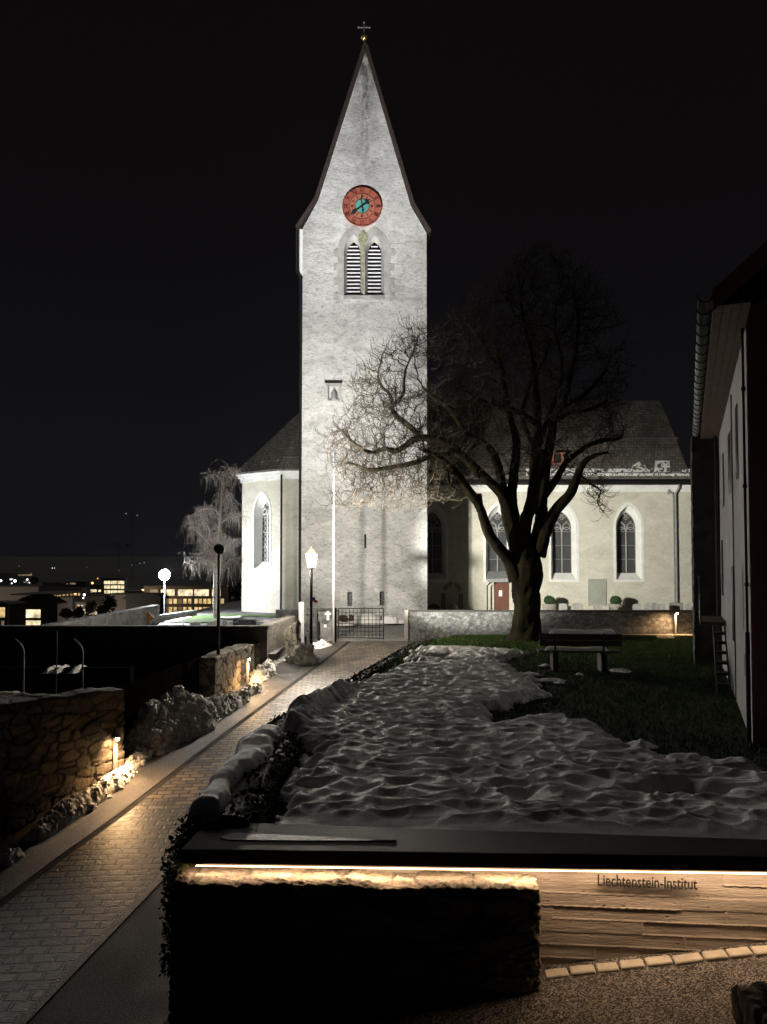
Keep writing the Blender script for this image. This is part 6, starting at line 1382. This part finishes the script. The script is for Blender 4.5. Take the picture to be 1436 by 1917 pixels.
# ================================================================= TOWN IN THE VALLEY
TCOL = {k: surf('town_'+k, c, None, 1, .9, 0) for k, c in dict(dark=(.03, .03, .03), mid=(.09, .085, .08), pale=(.16, .15, .14)).items()}
def bld(u0, u1, vt, Y, mat, label, depth=5, wins=(), curved=False, roof=None, name='town_building', z0=-23.2):
    a, b = at(u0, vt, Y), at(u1, vt, Y); e = thing(name, ((a.x+b.x)/2, Y, z0), label, 'building', 'buildings in the valley town')
    m = MB()
    if curved: n = 14; top = [(a.x+(b.x-a.x)*k/n, a.z-2.4+2.4*math.sin(math.pi*(.12+.80*k/n))) for k in range(n+1)]; m.prism([(a.x, z0), (b.x, z0)]+top[::-1], frXZ(Y), 0, min(depth, 5))
    else: depth = min(depth, 5); m.box(a.x, b.x, Y, Y+depth, z0, a.z)
    m.build('wall', TCOL[mat], e)
    if roof: 
        m = MB(); ra, rb_ = at(u0-1.5, vt-roof, Y), at(u1+1.5, vt-roof, Y)
        m.prism([(a.x-.8, a.z), (b.x+.8, b.z), (b.x-(b.x-a.x)*.12, ra.z), (a.x+(b.x-a.x)*.12, ra.z)], frXZ(Y), -.8, min(depth, 5)+.8); m.build('roof', TCOL['dark'], e)
    else:
        m = MB(); m.box(a.x-.5, b.x+.5, Y-.5, Y+depth+.5, a.z, a.z+Y*.0012); m.build('roof', TCOL['dark'], e)
    for (wu0, wu1, wv0, wv1, mt) in wins:
        p, q = at(wu0, wv1, Y-.05), at(wu1, wv0, Y-.05); m = MB(); m.add([(p.x, Y-.05, p.z), (q.x, Y-.05, p.z), (q.x, Y-.05, q.z), (p.x, Y-.05, q.z)], [(0, 1, 2, 3)]); m.build('window', mt, e)
    return e
WY = lampwin('office_light', (1, .70, .30), 1.15, .35); WW = lampwin('white_light', (1, .82, .50), 1.5, .5); WO = lampwin('amber_light', (1, .55, .20), 1.0, .3); WD = lampwin('dim_light', (1, .72, .42), .25, .4); WC = lampwin('cool_light', (.85, .95, 1), 1.5, .5)
w = []
for r, (v0, v1) in enumerate(((1103.5, 1115.5), (1121, 1130), (1136.5, 1148))):
    us = ((281, 296), (301, 311), (312, 327), (333, 361), (364, 391), (397, 404), (407, 413)) if r == 0 else tuple((x, x+6.2) for x in (307, 316, 325, 334, 343, 352, 364, 372, 380.5, 388.5, 397, 405, 413))
    for i, (a, b) in enumerate(us): w.append((a, b, v0, v1, WD if b < 298 or (r and b < 360 and i % 3 == 0) else (WY if r else WW)))
bld(270, 428, 1098, 300, 'mid', 'long three-storey office block with lit windows behind the birch', 30, w, name='office_block')
bld(190, 234, 1083.5, 500, 'mid', 'distant four-storey block with three bright window rows', 20, [(u, u+12, v, v+6, WW) for v in (1087.5, 1096, 1105) for u in (194.5, 207.5, 220.5)]+[(169, 181, 1104.5, 1108.5, WW)][:0], name='apartment_block')
bld(168, 190, 1096, 480, 'mid', 'low block left of the distant four-storey block', 20, [(169.5, 181, 1103.5, 1108.5, WW), (184, 189, 1104, 1108, WW)])
bld(62, 152, 1102.5, 250, 'mid', 'long low hall with one row of amber windows', 30, [(55+x, 55+x+w_, 1109.5, 1109.5+h, WO) for x, w_, h in ((9, 2, 8), (12.5, 3, 9), (18, 3, 10), (23, 4, 10), (29, 6, 11), (37, 5, 11), (44.5, 5, 11), (51.5, 3, 10), (56, 3, 10), (62, 5, 7), (70, 3, 7), (76.5, 4, 6), (83, 6, 7), (91, 4, 6))], name='low_hall')
bld(-30, 72, 1098.5, 200, 'pale', 'pale flat-roofed building at the left edge of the town', 16)
bld(26, 108, 1113.5, 150, 'dark', 'dark hall with a curved roof and one tall lit opening', 16, [(48.5, 76, 1141, 1156.5, WW), (48.5, 76, 1161.5, 1176, WW)], curved=True, name='curved_hall')
bld(-30, 14, 1131, 140, 'dark', 'dark house at the left edge with yellow lit windows', 14, [(-6, 9.5, 1137, 1156, WY), (2, 8, 1162, 1172, WD)], roof=4)
bld(108, 136, 1118.5, 182, 'pale', 'pale house with the empty side wall right of the curved hall', 10, [(109.5, 117, 1145, 1152, WD)])
bld(157, 200, 1115.5, 190, 'pale', 'pale house behind the two dark shrubs', 12, [(145+47, 145+51, 1137, 1146, WW)], roof=2)
bld(141, 160, 1128, 175, 'mid', 'low shop with bright white windows', 10, [(141.5, 151, 1141.5, 1148, WC), (153, 160, 1141, 1149, WW), (145, 149, 1132, 1134.5, WO), (152, 156, 1132.5, 1134.5, WW)], name='corner_shop')
bld(205, 239, 1113, 178, 'pale', 'pale house with the wide low roof', 12)
bld(236, 300, 1121, 170, 'dark', 'dark long roof just above the cemetery wall', 16, roof=10, name='long_roofed_house')
bld(0, 56, 1075, 620, 'mid', 'distant factory at the left edge under bright yard lights', 30, [(34, 60, 1073.5, 1078, WD), (18, 24, 1083, 1086, WC), (44, 56, 1088, 1091, WD)], name='factory')
bld(80, 116, 1091, 400, 'mid', 'grey block above the amber-windowed hall', 20, roof=1)
bld(118, 160, 1090, 430, 'dark', 'dark block with two faint windows behind the amber hall', 20, [(131, 142, 1091, 1094, WD), (124, 127, 1092, 1094, WD)])
bld(236, 272, 1108, 420, 'dark', 'unlit block left of the office block', 20)
def townlight(u, v, Y, r, c, s, label, n='town_lamp'):
    p = at(u, v, Y); m = MB(); rr = r*Y/F; m.lathe(tuple(p), [(.001, -rr), (rr*.8, -rr*.6), (rr, 0), (rr*.8, rr*.6), (.001, rr)], 10); t = thing(n, (p.x, Y, -23), label, 'street lamp', 'small lamps of the town')
    m.build('lamp_globe', emit('lamp_glow', c, s), t); MB().tube([(p.x, Y, -23), (p.x, Y, p.z-rr*.6)], .0001*Y, 5).build('pole', TCOL['dark'], t)
CW, CA = (.85, .93, 1), (1, .5, .15)
for u, v, Y, r, c, s, lab in ((158, 1113.5, 173, 2.2, (.8, .85, 1), 6, 'cold white lamp at the corner shop'), (156, 1119.5, 173, 1.4, CW, 4, 'small white lamp below the cold white one'), (173, 1091.5, 470, 2.2, CA, 3, 'amber lamp left of the distant four-storey block'), (183, 1083, 480, 1.1, CA, 2, 'tiny amber lamp on the roof left of the four-storey block'), (268, 1104.5, 290, 1.8, CA, 3, 'red-amber lamp at the left end of the office block'),
    (1.5, 1087, 600, 2.2, CW, 4, 'bright yard lamp at the very left edge'), (28, 1087.5, 600, 2.6, CW, 5, 'brightest yard lamp before the factory'), (22, 1092, 600, 1.5, CW, 2, 'dim yard lamp below the brightest one'), (51, 1085, 600, 1.8, CW, 3, 'yard lamp at the right end of the factory'), (55, 1091, 600, 1.2, CW, 2, 'small yard lamp right of the factory'), (141, 1111, 240, 1.6, (1, .75, .3), 3, 'yellow lamp at the right end of the amber hall'), (98, 1063.5, 2600, .9, CW, 1.5, 'pair lamp on the far plain, left one'), (102, 1063.5, 2600, .8, CW, 1.2, 'pair lamp on the far plain, right one'), (247, 1058, 2900, .7, CW, .6, 'faint lamp on the far plain above the office block'), (262, 1055, 2900, .7, CW, .8, 'lamp on the far slope, left of the floodlight glare'), (270, 1053.5, 2900, .7, CW, .7, 'faint lamp on the far slope beside the floodlight'), (223, 1068, 2400, .7, CW, .6, 'faint lamp on the plain above the four-storey block'), (36, 1060, 2700, .7, CA, .5, 'faint amber lamp on the plain above the factory'), (162, 1062, 2700, .7, CA, .35, 'faint amber lamp in the middle of the far plain')):
    townlight(u, v, Y, r, c, s, lab)
cn = thing('tower_crane', (at(222, 1060, 900).x, 900, -23), 'faint tower crane above the town with two small lamps', 'crane'); cxx = cn.location.x; zj = at(222, 1019, 900).z
def truss(a, b, w, n):
    a, b = Vector(a), Vector(b); m = MB(); t = (b-a).normalized(); s = t.cross(Vector((0, 1, 0))).normalized()*w
    m.tube([a-s, b-s], w*.16, 4); m.tube([a+s, b+s], w*.16, 4)
    for k in range(n): m.tube([a.lerp(b, k/n)+(s if k % 2 else -s), a.lerp(b, (k+1)/n)+(-s if k % 2 else s)], w*.1, 4)
    return m
M_crane = surf('crane_paint', (.16, .12, .07), (.2, .15, .09), 1, .8, 0)
truss((cxx, 900, -23), (cxx, 900, zj+5), 1.0, 24).build('mast', M_crane, cn); truss((at(172, 1019, 900).x, 900, zj), (at(240, 1019, 900).x, 900, zj), .8, 26).build('jib', M_crane, cn)
MB().box(at(237, 1019, 900).x-1, at(240, 1019, 900).x+1, 899, 901, zj-3, zj).build('counterweight', TCOL['mid'], cn); MB().box(cxx-1.4, cxx-.2, 898.6, 900.2, zj-3, zj-.8).build('cab', TCOL['pale'], cn)
c2n = thing('tower_crane', (at(247, 1060, 1100).x, 1100, -23), 'faint farther crane with a tiny lamp at each end of its high jib', 'crane'); cx2 = c2n.location.x; zk = at(247, 963, 1100).z
truss((cx2, 1100, -23), (cx2, 1100, zk+2), 1.1, 30).build('mast', M_crane, c2n); truss((at(234, 962, 1100).x, 1100, at(234, 962, 1100).z), (at(259, 965.5, 1100).x, 1100, at(259, 965.5, 1100).z), .7, 14).build('jib', M_crane, c2n)
for u, v in ((236, 961.5), (257, 965)): MB().lathe(tuple(at(u, v, 1098)), [(.001, -.8), (.9, 0), (.001, .8)], 8).build('warning_lamp', emit('warning_glow', (.9, .95, 1), .5), c2n)
# dark shrubs/trees between the town houses
def ttree(u, v0, v1, Y, w, label, seed):
    p, q = at(u, v1, Y), at(u, v0, Y); h = q.z-p.z; t = thing('town_tree', tuple(p), label, 'tree', 'dark trees among the town houses'); r = np.random.default_rng(seed)
    n = 500; a = r.normal(0, 1, (n, 3)); a /= np.linalg.norm(a, axis=1, keepdims=True); c = np.array([p.x, Y, p.z+h*.55])+a*np.array([w*Y/F, w*Y/F, h*.46])*r.random((n, 1))**.4
    leaf_cloud('crown', c, .1, M_leaf, Y*.0022, t); MB().tube([(p.x, Y, -23), (p.x, Y, p.z+h*.6)], [.35, .1], 6).build('trunk', M_bark, t)
for u, v0, v1, Y, w, lab in ((205, 1115, 1150, 160, 12, 'tallest dark tree, before the pale house with the wide low roof'), (172, 1128, 1152, 160, 11, 'round dark tree beside the corner shop'), (190, 1134, 1152, 158, 8, 'small dark tree between the two taller ones'), (125, 1140, 1158, 150, 12, 'bushy dark tree right of the curved hall'), (148, 1138, 1158, 150, 8, 'narrow dark tree before the corner shop'), (65, 1080, 1094, 560, 6, 'dark tree at the right end of the factory'), (445, 1085, 1148, 60, 14, 'dark bare shrubbery behind the choir corner')): ttree(u, v0, v1, Y, w, lab, u)

for x, y, z, p, c in ((-78, 150, -14, 2600, CA), (-112, 178, -12, 7000, (1, .8, .6)), (-70, 166, -14, 2600, (1, .85, .7)), (-92, 168, -15, 1600, (.9, .95, 1)), (-60, 160, -12, 2600, (1, .8, .6)), (-95, 285, -10, 9000, (1, .7, .4)), (-165, 580, -5, 60000, CW), (-190, 235, -8, 9000, (1, .7, .4))):
    lamp('POINT', 'town_street_light', (x, y, z), c, p, shadow_soft_size=.5)

# thin night air
m_, b_, L_ = newmat('night_air'); m_.node_tree.nodes.remove(b_)
v_ = ND(m_, 'ShaderNodeVolumePrincipled', Density=.00003); v_.inputs['Color'].default_value = (.80, .88, 1, 1); v_.inputs['Anisotropy'].default_value = .0
L_.new(v_.outputs[0], m_.node_tree.nodes['Material Output'].inputs['Volume'])
hz = MB().box(-6400, 6400, -500, 8400, -60, 1300).build('haze', m_); tag(hz, kind='stuff')
